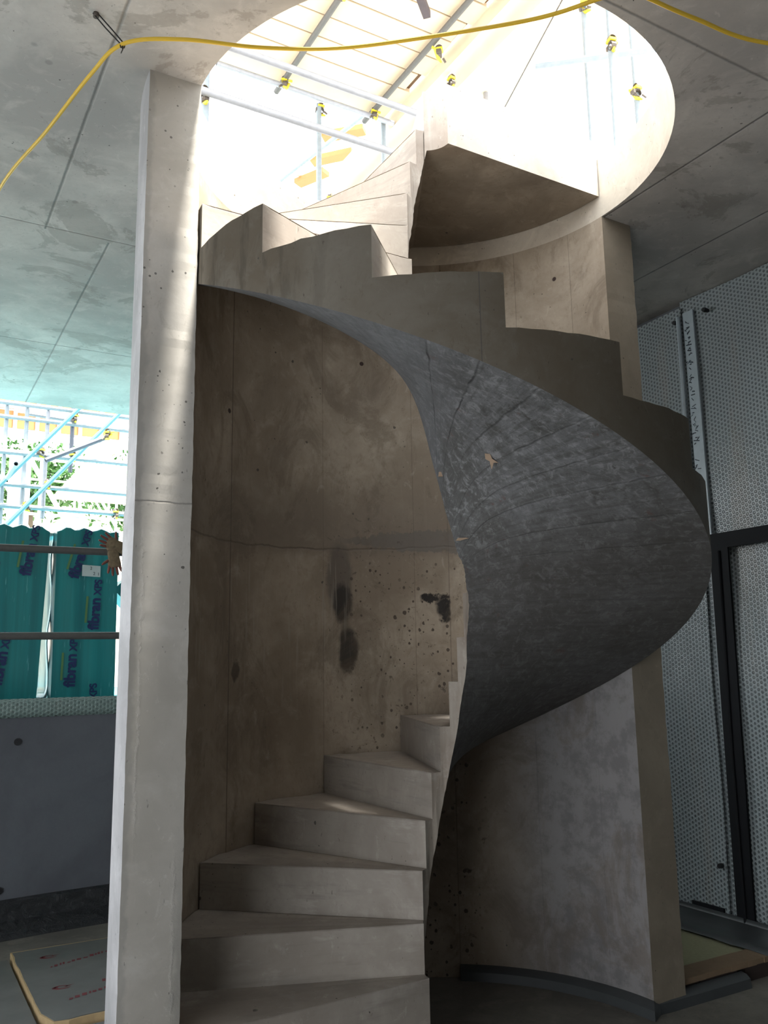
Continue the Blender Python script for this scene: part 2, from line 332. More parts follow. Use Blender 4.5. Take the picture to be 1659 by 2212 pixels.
def membrane_mat(name, sheet, cup, rough=0.28, sx=0.0465, sz=0.0262):
    t = NT(name); x, z, _ = t.sep(t.uv)
    def lat(ox, oz):
        fx = t.mul(t.math('SUBTRACT', t.math('FRACT', t.add(t.math('DIVIDE', x, sx), ox)), 0.5), sx)
        fz = t.mul(t.math('SUBTRACT', t.math('FRACT', t.add(t.math('DIVIDE', z, sz), oz)), 0.5), sz)
        return t.math('SQRT', t.add(t.mul(fx, fx), t.mul(fz, fz)))
    d = t.math('MINIMUM', lat(0, 0), lat(0.5, 0.5))
    m = t.ss(d, 0.0092, 0.0070)
    rim = t.mul(t.ss(d, 0.0125, 0.0095), t.math('SUBTRACT', 1.0, m))
    big = t.noise(t.ob, 1.5, 4); c = t.mix(big, tuple(q * 0.7 for q in sheet), sheet)
    c = t.mix(t.mul(m, 0.8), c, cup); c = t.mix(t.mul(rim, 0.35), c, tuple(min(1, q * 1.7) for q in sheet))  # cup rims lightened as a painted highlight
    c = t.mix(t.mul(t.ss(t.noise(t.mapping(t.ob, (3, 3, 0.4)), 1.6, 4), 0.55, 0.75), 0.3), c, (0.36, 0.30, 0.24))
    hgt = t.add(t.mul(t.ss(d, 0.011, 0.005), -1.0), t.mul(t.noise(t.ob, 5), 1.4))
    t.bump(hgt, 0.6, 0.006)
    return t.fin(c, rough)
M_memb = membrane_mat('dimpled_membrane', (0.33, 0.375, 0.385), (0.085, 0.10, 0.105))
M_memb2 = membrane_mat('dimpled_membrane_green', (0.22, 0.30, 0.28), (0.12, 0.17, 0.16))
M_flange = plain('membrane_flange', (0.42, 0.49, 0.53), 0.3)
M_ink = plain('dark_ink', (0.02, 0.03, 0.045), 0.5, var=0.0)
M_tape = plain('black_tape', (0.008, 0.009, 0.011), 0.6); M_tape.node_tree.nodes['Principled BSDF'].inputs['Specular IOR Level'].default_value = 0.2
M_film = plain('grey_film', (0.06, 0.065, 0.068), 0.4, scale=8)
tt = NT('black_polythene'); nn_ = tt.noise(tt.ob, 18, 6, 0.7, 1.5); tt.bump(nn_, 1.0, 0.03); M_poly = tt.fin((0.035, 0.037, 0.04), 0.28)
M_pit = plain('yellow_insulation', (0.34, 0.33, 0.20), 0.8, scale=60)
M_timber = plain('dusty_timber', (0.24, 0.165, 0.10), 0.8, scale=15)
M_dkbrick = plain('dark_block', (0.05, 0.035, 0.03), 0.9)
M_board = plain('insulation_foil', (0.135, 0.138, 0.13), 0.6, scale=9, var=0.2)
M_foam = plain('yellow_foam', (0.50, 0.36, 0.19), 0.85, scale=30)
M_red = plain('red_print', (0.16, 0.025, 0.03), 0.7)
M_cable = plain('yellow_cable', (0.72, 0.47, 0.04), 0.4, var=0.05)
M_black = plain('black_plastic', (0.01, 0.01, 0.012), 0.4)
M_galv = plain('galvanised_steel', (0.30, 0.31, 0.34), 0.5, 0.3, scale=30)
M_galvpale = plain('pale_galvanised_steel', (0.24, 0.28, 0.31), 0.5, 0.1, scale=25)
M_dktube = plain('dark_tube', (0.10, 0.11, 0.14), 0.6)
M_rusty = plain('dirty_steel', (0.105, 0.10, 0.095), 0.6, 0.2, scale=30)
M_whitetube = plain('white_tube', (0.45, 0.45, 0.45), 0.6)
M_bluetube = plain('blue_painted_tube', (0.07, 0.24, 0.29), 0.5)
M_yell = plain('yellow_clip', (0.62, 0.50, 0.03), 0.5)
M_coup = plain('coupler_steel', (0.12, 0.10, 0.085), 0.6, 0.4)
M_deck = plain('pale_planks', (0.62, 0.50, 0.36), 0.8, scale=6, var=0.1)
M_gapback = plain('brown_gap_backing', (0.16, 0.09, 0.05), 0.8)
M_orange = plain('orange_shuttering', (0.60, 0.17, 0.05), 0.6, scale=5)
M_dkbeam = plain('dark_beam', (0.06, 0.045, 0.05), 0.7)
M_xps = None
tt = NT('teal_insulation'); st_ = tt.noise(tt.mapping(tt.ob, (16, 16, 0.35)), 1.0, 4); cc_ = tt.mix(tt.ss(st_, 0.3, 0.7), (0.008, 0.155, 0.165), (0.015, 0.235, 0.235))
sc2 = tt.noise(tt.mapping(tt.ob, (60, 60, 5), (0.2, 0.2, 0.3)), 1.0, 3); cc_ = tt.mix(tt.mul(tt.ss(sc2, 0.66, 0.72), 0.35), cc_, (0.30, 0.62, 0.62))
tt.bump(tt.noise(tt.mapping(tt.ob, (30, 30, 2)), 1.0, 4), 0.25, 0.004); M_xps = tt.fin(cc_, 0.3)
M_navy = plain('navy_print', (0.012, 0.022, 0.10), 0.4, var=0.0)
M_olive = plain('olive_print', (0.10, 0.20, 0.07), 0.5, var=0.0)
M_label = plain('white_label', (0.50, 0.56, 0.54), 0.6, var=0.03)
M_cyan = plain('cyan_boards', (0.055, 0.33, 0.38), 0.7, scale=3)
tt = NT('clear_wrap'); tt.b.inputs['Transmission Weight'].default_value = 0.6; M_wrap = tt.fin(tt.mix(tt.noise(tt.mapping(tt.ob, (20, 20, 1.5)), 1.0), (0.35, 0.62, 0.66), (0.85, 0.95, 0.97)), 0.2)
M_leaf = plain('green_leaves', (0.06, 0.17, 0.035), 0.6, scale=3, var=0.35)
M_bark = plain('tree_bark', (0.12, 0.09, 0.06), 0.9)
M_lilac = plain('lilac_render', (0.34, 0.32, 0.38), 0.9)
M_cream = plain('cream_render', (0.55, 0.50, 0.42), 0.9)
M_glovep = plain('glove_palm', (0.16, 0.055, 0.04), 0.8)
M_glovec = plain('glove_canvas', (0.20, 0.15, 0.09), 0.9, scale=60, var=0.4)
M_splint = plain('splinter_wood', (0.50, 0.36, 0.25), 0.8)
M_mark = plain('white_mark', (0.75, 0.75, 0.75), 0.8)

# ================================================================== the setting
mb = MB(); mb.gbox(-3.05, 4.6, -5, 5.86, -0.25, 0.0); tag(mb.build('floor', M_floor), kind='structure')

# ceiling slab with the round stair opening
ZC, ZT, RH = 3.75, 4.07, 1.05
cu_, cv_ = (Vector((CX, CY, 0)).dot(GU), Vector((CX, CY, 0)).dot(GV))
u0, u1, v0, v1 = -3.05, 4.6, -5, 7.52
angs = sorted(set([i * 2 * PI / 120 for i in range(120)] + [math.atan2(y - cv_, x - cu_) % (2 * PI) for x in (u0, u1) for y in (v0, v1)]))
def rect_hit(a):
    dx, dy = math.cos(a), math.sin(a); ts = []
    if dx > 1e-9: ts.append((u1 - cu_) / dx)
    if dx < -1e-9: ts.append((u0 - cu_) / dx)
    if dy > 1e-9: ts.append((v1 - cv_) / dy)
    if dy < -1e-9: ts.append((v0 - cv_) / dy)
    k = min(ts); return cu_ + dx * k, cv_ + dy * k
mb = MB(); n = len(angs)
for i in range(n):
    a, b = angs[i], angs[(i + 1) % n]
    ca, cb = (cu_ + RH * math.cos(a), cv_ + RH * math.sin(a)), (cu_ + RH * math.cos(b), cv_ + RH * math.sin(b)); ra, rb = rect_hit(a), rect_hit(b)
    for z, mi in ((ZC, 0), (ZT, 2)): mb.face([g(*ca, z), g(*ra, z), g(*rb, z), g(*cb, z)], mi=mi)
    mb.face([g(*ca, ZC), g(*cb, ZC), g(*cb, ZT), g(*ca, ZT)], [(a * RH, 0), (b * RH, 0), (b * RH, ZT - ZC), (a * RH, ZT - ZC)], 1, True)
    mb.face([g(*ra, ZC), g(*rb, ZC), g(*rb, ZT), g(*ra, ZT)], mi=0)
tag(mb.build('ceiling', [M_ceil, M_slabedge, M_site]), kind='structure')

# tanked retaining wall along the far side, slightly bowed
mb = MB(); P = []; W2 = []
prof = [(-3.05, 5.86), (-2.8, 5.86), (-1, 5.88), (0, 5.84), (0.65, 5.86), (1.0, 5.9), (1.4, 5.92), (2.0, 5.92), (4.6, 5.92)]
N = len(prof)
def wallrow(off): return [g(u, v + off) for u, v in prof]
fr, bk = wallrow(0), wallrow(0.3); zt = 1.33
for i in range(N - 1):
    if prof[i][0] >= 2.0: break
    a, b, c, d = fr[i], fr[i + 1], bk[i + 1], bk[i]; Zt = Vector((0, 0, zt))
    mb.face([a, b, b + Zt, a + Zt], smooth=True); mb.face([d, d + Zt, c + Zt, c]); mb.face([a + Zt, b + Zt, c + Zt, d + Zt])
mb.face([fr[0], fr[0] + Zt, bk[0] + Zt, bk[0]])
tag(mb.build('wall_far_left', M_tanked), kind='structure')
mb = MB(); mb.gbox(2.0, 4.6, 5.92, 6.22, 0, ZC); tag(mb.build('wall_far_right', M_tanked), kind='structure')
mb = MB(); mb.gbox(-3.05, -2.8, 3.6, 5.86, 0, ZC); mb.gbox(-3.05, -2.8, -2.3, 3.6, 2.3, ZC); mb.gbox(-3.05, -2.8, -5, -2.3, 0, ZC); tag(mb.build('wall_left', M_tanked), kind='structure')
mb = MB(); mb.gbox(4.26, 4.6, -5, 5.92, 0, ZC); tag(mb.build('wall_right', M_tanked), kind='structure')
mb = MB(); mb.gbox(-2.8, 4.26, -5, -4.7, 0, ZC)
tag(mb.build('wall_back', M_tanked), kind='structure')

# ground outside, level with the top of the retaining wall
mb = MB(); mb.gbox(-14, 16, 6.22, 40, 1.1, 1.27); tag(mb.build('ground_terrace', M_site), kind='structure')
mb = MB()
for i in range(6):
    for j in range(10): mb.gbox(-2.2 + i * 1.27, -2.2 + i * 1.27 + 1.25, 6.26 + j * 0.62, 6.26 + j * 0.62 + 0.6, 1.27, 1.30)
tag(mb.build('insulation_boards', M_cyan), 'pale cyan insulation boards laid flat on the ground around the wrapped teal packs', 'insulation', kind='stuff')

# ------------------------------------------------------------------ the curved concrete wall round the stair
RW0, RW1, AL, AR = 1.05, 1.25, 60.6, 239.6
mb = MB(); NA, NZ = 90, 110
zs = [ZC * j / NZ for j in range(NZ + 1)]; aa = [AL + (AR - AL) * i / NA for i in range(NA + 1)]
ej = {(i, k): [jit(0.0014) + 0.0012 * (random.random() < 0.08) for _ in zs] for i in (0, NA) for k in (0, 1)}
def wp(i, j, rk):
    r = (RW0, RW1)[rk]; p = pol(r, aa[i], zs[j])
    if rk == 1 and zs[j] < 2.085: p = pol(r + 0.006, aa[i], zs[j])
    if i in (0, NA): e = ej[(i, rk)][j]; p = pol(r + (e if rk == 0 else -e) * 0.8, aa[i] + e * 40 * (1 if i == 0 else -1), zs[j])
    return p
Pin = [[wp(i, j, 0) for j in range(NZ + 1)] for i in range(NA + 1)]; Pout = [[wp(i, j, 1) for j in range(NZ + 1)] for i in range(NA + 1)]
UVi = [[(R(aa[i]) * RW0, zs[j]) for j in range(NZ + 1)] for i in range(NA + 1)]
mb.grid(Pin, UVi, 0); mb.grid(Pout, UVi, 2, True, True)
for i in (0, NA):
    mb.grid([Pout[i], Pin[i]], [[(0, z) for z in zs], [(0.2, z) for z in zs]], 1 if i == 0 else 3, False, i == 0)
o = mb.build('curved_wall', [M_drum, M_pillar, M_outerwall, M_rend])
tag(o, 'tall half-round raw concrete wall wrapping the back of the spiral stair, floor to ceiling', 'wall')

# ================================================================== the spiral stair
st = empty('spiral_staircase', (CX, CY, 0), 'bare cast concrete spiral staircase winding up through the round ceiling opening', 'staircase')
KL = 21; AK = lambda k: A0 + DA * k
E_in, E_out = 0.004, 0.004
for k in range(-1, KL):
    mb = MB(); zt = Z0 + H * k; n = 10; A = [AK(k) + DA * i / n for i in range(n + 1)]
    top_o = [pol(RO + jit(0.0012), a, zt + jit(0.0022)) for a in A]; top_i = [pol(RI, a, zt + jit(0.001)) for a in A]
    top_o[0] = pol(RO, A[0], zt); top_i[0] = pol(RI, A[0], zt)
    zb = [max(0.0, znos(a) - H) for a in A]
    for i in range(n):
        uo = [(-R(A[q]) * RO + R(360) * RO, 0) for q in (i, i + 1)]
        m = 8; ra = [RI + (RO - RI) * q / m for q in range(m + 1)]
        def tp(ii, q): return top_i[ii].lerp(top_o[ii], q / m)
        for q in range(m): mb.face([tp(i, q), tp(i, q + 1), tp(i + 1, q + 1), tp(i + 1, q)], mi=0)
        bo = [pol(RO, A[q], min(zb[q], zt)) for q in (i, i + 1)]; bi = [pol(RI, A[q], min(zb[q], zt)) for q in (i, i + 1)]
        mb.face([bo[0], bo[1], top_o[i + 1], top_o[i]], [(uo[0][0], zb[i]), (uo[1][0], zb[i + 1]), (uo[1][0], zt), (uo[0][0], zt)], 1, True)
        mb.face([bi[1], bi[0], top_i[i], top_i[i + 1]], [(R(A[i + 1]) * RI, zb[i + 1]), (R(A[i]) * RI, zb[i]), (R(A[i]) * RI, zt), (R(A[i + 1]) * RI, zt)], 2, True)
    # riser with a slightly worn arris
    m = 24; rs = [RI + (RO - RI) * q / m for q in range(m + 1)]
    lo = [pol(r, A[0], zb[0]) for r in rs]; ar = [pol(r, A[0] + 0.0 / r, zt - 0.004 - abs(jit(0.002)) * (0 < q < m)) for q, r in enumerate(rs)]
    hi = [pol(r, A[0], zt) + (pol(r, A[0] + 5, 0) - pol(r, A[0], 0)).normalized() * 0.004 * (0 < q < m) for q, r in enumerate(rs)]
    uvr = lambda z: [(r, z) for r in rs]
    mb.grid([lo, ar], [uvr(0), uvr(H)], 0, False); mb.grid([ar, hi], [uvr(H), uvr(H + 0.004)], 0, False)
    for q in range(8):
        pass
    mb.build('step', [M_step, M_outer, M_well], st)
# waist: the twisting ramp under the steps
mb = MB(); a = AK(-1); A = []
while a < 172.2 + 360: A.append(a); a += 2.2
nr = 18; rr = [RI + (RO - RI) * (q / nr) ** 1.6 for q in range(nr + 1)]
sst = lambda x, a, b: (lambda q: q * q * (3 - 2 * q))(min(1, max(0, (x - a) / (b - a))))
def zl(a, r=RO): return max(0.0, znos(a) - 0.325 - 0.24 * sst(a, 268, 346) * (1 - sst(a, 425, 478)) * math.exp(-(r - RI) / 0.12))
zu = lambda a: max(0.0, znos(a) - H)
ei = [jit(0.003) for _ in A]
def well_edge(i): return 0.006 * math.sin(A[i] * 0.19) + ei[i]
bot = [[pol(r + (well_edge(i) * 0.6 if q == 0 else 0), a, zl(a, r) + (ei[i] if q == 0 else 0)) for q, r in enumerate(rr)] for i, a in enumerate(A)]
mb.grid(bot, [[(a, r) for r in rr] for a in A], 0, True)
mb.grid([[pol(RO, a, zl(a)), pol(RO, a, zu(a))] for a in A], [[(-R(a) * RO + R(360) * RO, zl(a)), (-R(a) * RO + R(360) * RO, zu(a))] for a in A], 1, True, True)
mb.grid([[bot[i][0], pol(RI, a, zu(a))] for i, a in enumerate(A)], [[(R(a) * RI, zl(a)), (R(a) * RI, zu(a))] for a in A], 2, True)
mb.grid([[pol(RI, a, zu(a)), pol(RO, a, zu(a))] for a in A], [[(0, 0), (1, 0)] for a in A], 1, True)
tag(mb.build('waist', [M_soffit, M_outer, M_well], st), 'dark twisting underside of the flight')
# landing wedge at the top
mb = MB(); ZL = 4.165; A = [AK(KL) + (239.4 + 360 - AK(KL)) * i / 24 for i in range(25)]
lb = lambda a: min(znos(a) - 0.325, 3.86)
top = [[pol(r, a, ZL) for r in rr] for a in A]; bt = [[pol(r, a, lb(a)) for r in rr] for a in A]; uvl = [[(a, r) for r in rr] for a in A]
mb.grid(top, uvl, 0, False); mb.grid(bt, uvl, 1, False, True)
for side in (0, nr): mb.grid([[bt[i][side], top[i][side]] for i in range(25)], [[(R(a) * RI, lb(a)), (R(a) * RI, ZL)] for a in A], 3 if side == 0 else 0, True)
for i in (0, 24): mb.grid([bt[i], top[i]], [[(r, lb(A[i])) for r in rr], [(r, ZL) for r in rr]], 2, False)
tag(mb.build('landing', [M_step, M_land, M_slabedge, M_well], st), 'flat landing wedge at the top of the flight')

# splinters of formwork left in the dark underside
def splinter(p, a, ln, wd, label, hook=False):
    t = MB(); d = Vector((math.cos(a), 0.2, math.sin(a))).normalized(); s_ = Vector((-math.sin(a), 0, math.cos(a))); nrm = d.cross(s_)
    pts = [(0, -.3), (.35, -.5), (.7, -.25), (1, -.1), (.8, .2), (.45, .35), (.2, .5)] if not hook else [(0, -.2), (.3, -.5), (.55, -.2), (1, -.5), (.75, .1), (.9, .6), (.5, .2), (.2, .3)]
    f = [p + d * (x * ln) + s_ * (y * wd) - nrm * 0.002 for x, y in pts]; b = [q + nrm * 0.006 for q in f]
    t.face(f); t.face(b[::-1])
    for i in range(len(f)): j = (i + 1) % len(f); t.face([f[i], b[i], b[j], f[j]])
    tag(t.build('wood_splinter', M_splint), label, 'wood scrap')
splinter(Vector((0.380, 3.085, 2.275)), R(-58), 0.062, 0.03, 'hooked pale timber splinter stuck in the middle of the dark stair underside', True)
splinter(Vector((0.218, 3.375, 2.258)), R(18), 0.045, 0.022, 'small tan timber scrap on the inner edge of the stair underside')
splinter(Vector((0.283, 3.395, 1.998)), R(8), 0.055, 0.012, 'thin pink-tan timber strip low on the inner edge of the stair underside')

# ------------------------------------------------------------------ trims: film upstand round the foot of the wall
def sweep(name, path, prof2, mats, parent=None):   # path of (point, outward) ; prof (out, up)
    mb = MB(); P = [[p + o_ * x + Vector((0, 0, z)) for x, z in prof2] for p, o_ in path]
    mb.grid(P, [[(i * 0.05, j * 0.03) for j in range(len(prof2))] for i in range(len(P))], 0, True)
    mb.face(P[0]); mb.face(P[-1][::-1])
    return mb.build(name, mats, parent)
path = []
for i in range(24):
    a = 186 + (238 - 186) * i / 23; path.append((pol(1.05, a), (pol(0, a) - pol(1.05, a)).normalized()))
e = pol(1.05, 239.6); f_ = -GV
path += [(e - GU * 0.0 + f_ * 0.0, (f_ - GU).normalized() * 1.3), (g(e.dot(GU) + 0.03, 2.995), f_)]
for i in range(8): path.append((g(e.dot(GU) + 0.1 + i * 0.075, 2.99), f_))
kerbp = [(0, 0), (0.055, 0), (0.05, 0.04), (0.03, 0.055), (0.0, 0.06)]
tag(sweep('trim_1', path, kerbp, M_film), kind='structure')
mb = MB()
pth = [(g(u, v), -GV) for u, v in [(-2, 5.87), (-1, 5.88), (0, 5.84), (0.65, 5.86), (1.0, 5.9), (1.4, 5.92), (2.0, 5.92)]]
tag(sweep('trim_2', pth, [(0, 0), (0.20, 0), (0.17, 0.03), (0.06, 0.07), (0.03, 0.17), (0, 0.18)], M_poly), kind='structure')

# ------------------------------------------------------------------ right wall membrane
UM = 4.23
def msheet(name, v0, v1, z0, z1, mat, off=0.0, label=None, parent=None, nv=40, nz=60, top_roll=False):
    mb = MB(); P = []; UV = []
    for i in range(nv + 1):
        v = v0 + (v1 - v0) * i / nv; r1 = []; r2 = []
        for j in range(nz + 1):
            z = z0 + (z1 - z0) * j / nz
            b = 0.008 * math.sin(v * 7 + z * 1.3) + 0.006 * math.sin(z * 5 + v * 3)
            r1.append(g(UM - off + b, v, z)); r2.append((v, z))
        P.append(r1); UV.append(r2)
    mb.grid(P, UV, 0, True)
    Q = [[p + GU * 0.004 for p in r] for r in P]; mb.grid(Q, UV, 0, True, True)
    return mb.build(name, mat, parent, merge=False)
s1 = msheet('drainage_membrane', -4.6, 3.5, 0.09, 3.745, M_memb, 0.012); tag(s1, 'large clear dimpled drainage sheet lining the right wall up to the ceiling', 'membrane')
s2 = msheet('drainage_membrane', 3.485, 5.9, 0.09, 3.70, M_memb, 0.030); tag(s2, 'narrow clear dimpled drainage sheet on the right wall, in behind the stair', 'membrane')
mb = MB(); mb.gbox(UM - 0.034, UM - 0.022, 3.40, 3.478, 2.2, 3.66); fl = mb.build('flange', M_flange, s1); tag(fl, 'smooth pale flange strip with dark printed marks')
mb = MB(); mb.tube([g(UM - 0.05, 3.505 + 0.004 * math.sin(z * 3), z) for z in [2.22 + 1.42 * i / 30 for i in range(31)]], 0.014, 8); mb.build('folded_edge', M_flange, s2)
mb = MB(); z = 3.58
while z > 2.35:
    if not 2.72 < z < 2.80 or z > 2.9:
        for _ in range(random.choice((1, 2, 2, 3))):
            a_, b_ = sorted((random.uniform(3.425, 3.47), random.uniform(3.425, 3.47))); dz = random.uniform(0.004, 0.009); sl = jit(0.018)
            b_ = max(b_, a_ + 0.014)
            mb = MB(); mb.box(g(UM - 0.036, a_, z + jit(0.008)), GV * (b_ - a_) + Vector((0, 0, sl)), Vector((0, 0, dz)), GU * 0.001); mb.build('printed_mark', M_ink, fl)
    z -= random.choice((0.026, 0.03, 0.034))
mb = MB(); mb.gbox(UM - 0.045, UM - 0.030, -4.6, 3.62, 2.155, 2.245); tag(mb.build('sealing_tape', M_tape), 'black tape band running level across the dimpled sheet on the right wall', 'tape')
mb = MB()
for (a0_, a1_, zt_, zb_) in ((3.40, 3.29, 2.155, 0.095),):
    mb.face([g(UM - 0.048, 3.41, 2.155), g(UM - 0.048, 3.285, 2.155), g(UM - 0.048, 3.32, 0.095), g(UM - 0.048, 3.435, 0.095)]); mb.face([g(UM - 0.036, 3.41, 2.155), g(UM - 0.036, 3.435, 0.095), g(UM - 0.036, 3.32, 0.095), g(UM - 0.036, 3.285, 2.155)])
    mb.tube([g(UM - 0.052, 3.345, 2.14), g(UM - 0.052, 3.372, 1.0), g(UM - 0.052, 3.378, 0.1)], 0.010, 8)
tag(mb.build('sealing_tape', M_tape), 'broad black tape strip running down the dimpled sheet on the right wall', 'tape')
for v, z, lb in ((3.53, 3.615, 'black plug fixing at the top of the sheet, left of the folded edge'), (3.30, 3.615, 'black plug fixing at the top of the sheet, right of the folded edge'), (3.52, 0.371, 'black plug fixing low on the dimpled sheet by the black strip')):
    mb = MB(); p = g(UM - 0.058, v, z); mb.tube([p, p + GU * 0.012, p + GU * 0.04], [0.013, 0.015, 0.012], 14); tag(mb.build('wall_plug', M_black), lb, 'fixing')
mb = MB(); mb.gbox(UM - 0.05, UM - 0.038, 3.52, 3.74, 0.10, 0.145); tag(mb.build('tape_scrap', M_tape), 'short black tape scrap at the foot of the dimpled sheet', 'tape')
mb = MB()
P = []
for i in range(30):
    v = 2.9 + 3.0 * i / 29; rip = lambda k: 0.006 * math.sin(v * 23 + k * 2)
    P.append([g(UM - 0.05, v, 0.125), g(UM - 0.06, v, 0.10), g(UM - 0.12 + rip(1), v, 0.097 + rip(2)), g(UM - 0.24 + rip(2), v, 0.10 + rip(0)), g(UM - 0.33 + rip(3), v, 0.105 + rip(1)), g(UM - 0.40 + rip(0), v, 0.095)])
mb.grid(P, [[(i * 0.1, j * 0.1) for j in range(6)] for i in range(30)], 0, True)
o = mb.build('plastic_film', M_film); s_ = o.modifiers.new('solid', 'SOLIDIFY'); s_.thickness = 0.003
tag(o, 'grey-blue plastic film lapped from the dimpled sheet onto the yellow board', 'film')
mb = MB(); mb.gbox(3.30, 4.225, 3.118, 5.5, 0.0, 0.084); tag(mb.build('insulation_board', M_pit), 'dull yellow insulation board behind the right end of the curved wall', 'insulation')
mb = MB(); n = 20
for i in range(n): mb.gbox(3.03 + 1.19 * i / n, 3.03 + 1.19 * (i + 1) / n, 2.985 + jit(0.003), 3.11, 0.07, 0.094 + jit(0.001))
tag(mb.build('edge_plank', M_timber, merge=False), 'rough brown timber plank edging the yellow board at right', 'plank')
mb = MB()
for a_, b_ in ((3.06, 3.13), (3.18, 3.36), (3.37, 3.62), (3.68, 3.95), (3.97, 4.2)): mb.gbox(a_, b_, 3.0, 3.1, 0.0, 0.07)
tag(mb.build('brick_course', M_dkbrick), 'dark brick course under the timber plank at the right', 'bricks')

# ------------------------------------------------------------------ left: dimpled strip over the wall, plugs, floor boards
mb = MB(); P = []
for u, v in prof[1:-1]: P.append([g(u, v + 0.10, 1.345), g(u, v - 0.005, 1.35), g(u, v - 0.02, 1.33), g(u, v - 0.022, 1.28), g(u, v - 0.014, 1.235)])
mb.grid(P, [[(u, j * 0.045) for j in range(5)] for u, v in prof[1:-1]], 0, True)
o = mb.build('dimpled_strip', M_memb2); s_ = o.modifiers.new('solid', 'SOLIDIFY'); s_.thickness = 0.004
tag(o, 'greenish dimpled plastic strip folded over the top of the low dark wall', 'membrane')
M_hole = plain('hole_black', (0.004, 0.004, 0.004), 0.9, var=0)
for u, z, lb in ((0.758, 1.09, 'upper round black fixing hole in the low dark wall'), (0.70, 0.235, 'lower round black fixing hole in the low dark wall')):
    mb = MB(); p = g(u, 5.865 if u < 0.72 else 5.872, z); mb.tube([p - GV * 0.006, p + GV * 0.02], 0.022, 16); tag(mb.build('wall_plug', M_black), lb, 'fixing')
# insulation board on the floor with red print
bd = empty('insulation_board', g(0.7, 4.15, 0), 'foil-faced insulation board with red print lying on the floor at left', 'insulation')
mb = MB(); n = 14
ed = lambda: jit(0.006)
outl = [g(0.70, 5.24)] + [g(0.70 + jit(0.003), 5.24 - 1.05 * i / n) for i in range(1, n)] + [g(0.74, 4.145), g(0.80, 4.13)] + [g(0.8 + 0.75 * i / n, 4.14 + jit(0.006)) for i in range(1, n)] + [g(1.57, 4.16), g(1.57, 5.22)]
zb_, zm = 0.0, 0.052; Zm = Vector((0, 0, zm)); cen = sum(outl, Vector()) / len(outl)
mb.face(outl[::-1]); mid_ = [p + Zm for p in outl]
for i in range(len(outl)): j = (i + 1) % len(outl); mb.face([outl[i], outl[j], mid_[j], mid_[i]])
mb.face(mid_); mb.build('foam_core', M_foam, bd)
mb = MB(); inn = []
for i, p in enumerate(outl):
    k = 0.975; q = cen + (p - cen) * (k + jit(0.006)); inn.append(q + Vector((0, 0, zm)))
up = [q + Vector((0, 0, 0.0035)) for q in inn]
mb.face(up)
for i in range(len(up)): j = (i + 1) % len(up); mb.face([inn[i], inn[j], up[j], up[i]])
mb.build('foil_facing', M_board, bd)
def swirl(p, sz, mb):
    for a0_, a1_, r_, dx, dy in ((20, 250, 0.5, 0, 0), (200, 430, 0.32, 0.15, 0.05), (100, 330, 0.72, 0.1, -0.05)):
        prev = None
        for i in range(13):
            a_ = R(a0_ + (a1_ - a0_) * i / 12); q = Vector((math.cos(a_) * r_ * 1.3 + dx, math.sin(a_) * r_ * 0.8 + dy)); t_ = 0.26 * math.sin(PI * (i + 0.5) / 13)
            w1, w2 = q * (1 + t_), q * (1 - t_)
            cur = (p + GU * w1.x * sz + GV * w1.y * sz, p + GU * w2.x * sz + GV * w2.y * sz)
            if prev: mb.face([prev[0], cur[0], cur[1], prev[1]])
            prev = cur
    mb.face([p + GU * -1.3 * sz, p + GU * -0.4 * sz + GV * 0.12 * sz, p + GU * -0.3 * sz - GV * 0.1 * sz]); mb.face([p + GU * 1.5 * sz + GV * .3 * sz, p + GU * 0.5 * sz + GV * 0.12 * sz, p + GU * 0.5 * sz - GV * 0.12 * sz])
zz = 0.0565
for u, v in ((0.86, 5.05), (0.84, 4.55), (1.30, 4.72)): mb = MB(); swirl(g(u, v, zz), 0.042, mb); mb.build('red_emblem', M_red, bd, merge=False)
for u, v, L_ in ((0.84, 4.86, 0.42), (0.84, 4.36, 0.40), (1.02, 4.52, 0.42), (1.2, 4.24, 0.3)):
    x = 0.0; mb = MB()
    while x < L_:
        wd = random.uniform(0.008, 0.022); hh = random.uniform(0.018, 0.036)
        mb.face([g(u + x, v + x * 0.35, zz), g(u + x + wd, v + x * 0.35, zz), g(u + x + wd + 0.006, v + x * 0.35 + hh, zz), g(u + x + 0.006, v + x * 0.35 + hh, zz)]); x += wd + random.uniform(0.006, 0.014)
    mb.build('red_lettering', M_red, bd, merge=False)
mb = MB(); mb.gbox(-0.9, 0.685, 3.2, 5.2, 0.0, 0.03); tag(mb.build('insulation_board', M_board), 'thin grey board on the floor left of the printed insulation board', 'insulation')
mb = MB(); mb.gbox(0.76, 1.1, 3.86, 4.1, 0.0, 0.03); tag(mb.build('insulation_board', M_board), 'pale grey board on the floor in front of the printed board', 'insulation')

# ------------------------------------------------------------------ guard rails over the low wall
def rail(z, u1, lb):
    mb = MB(); mb.tube([g(-2.5, 5.95, z), g(0.5, 5.95, z), g(u1, 5.95, z + 0.008)], 0.0245, 14, hollow=0.85); return tag(mb.build('guard_rail', M_rusty), lb, 'rail')
rail(2.298, 1.435, 'upper grey steel guard rail across the wrapped teal packs, gloves hung on its end'); rail(1.737, 1.445, 'lower grey steel guard rail across the wrapped teal packs')
mb = MB(); mb.tube([g(1.50, 5.99, 1.33), g(1.50, 5.99, 3.74)], 0.0245, 14); tag(mb.build('scaffold_post', M_rusty), 'upright steel post behind the left edge of the curved wall holding the guard rails', 'post')

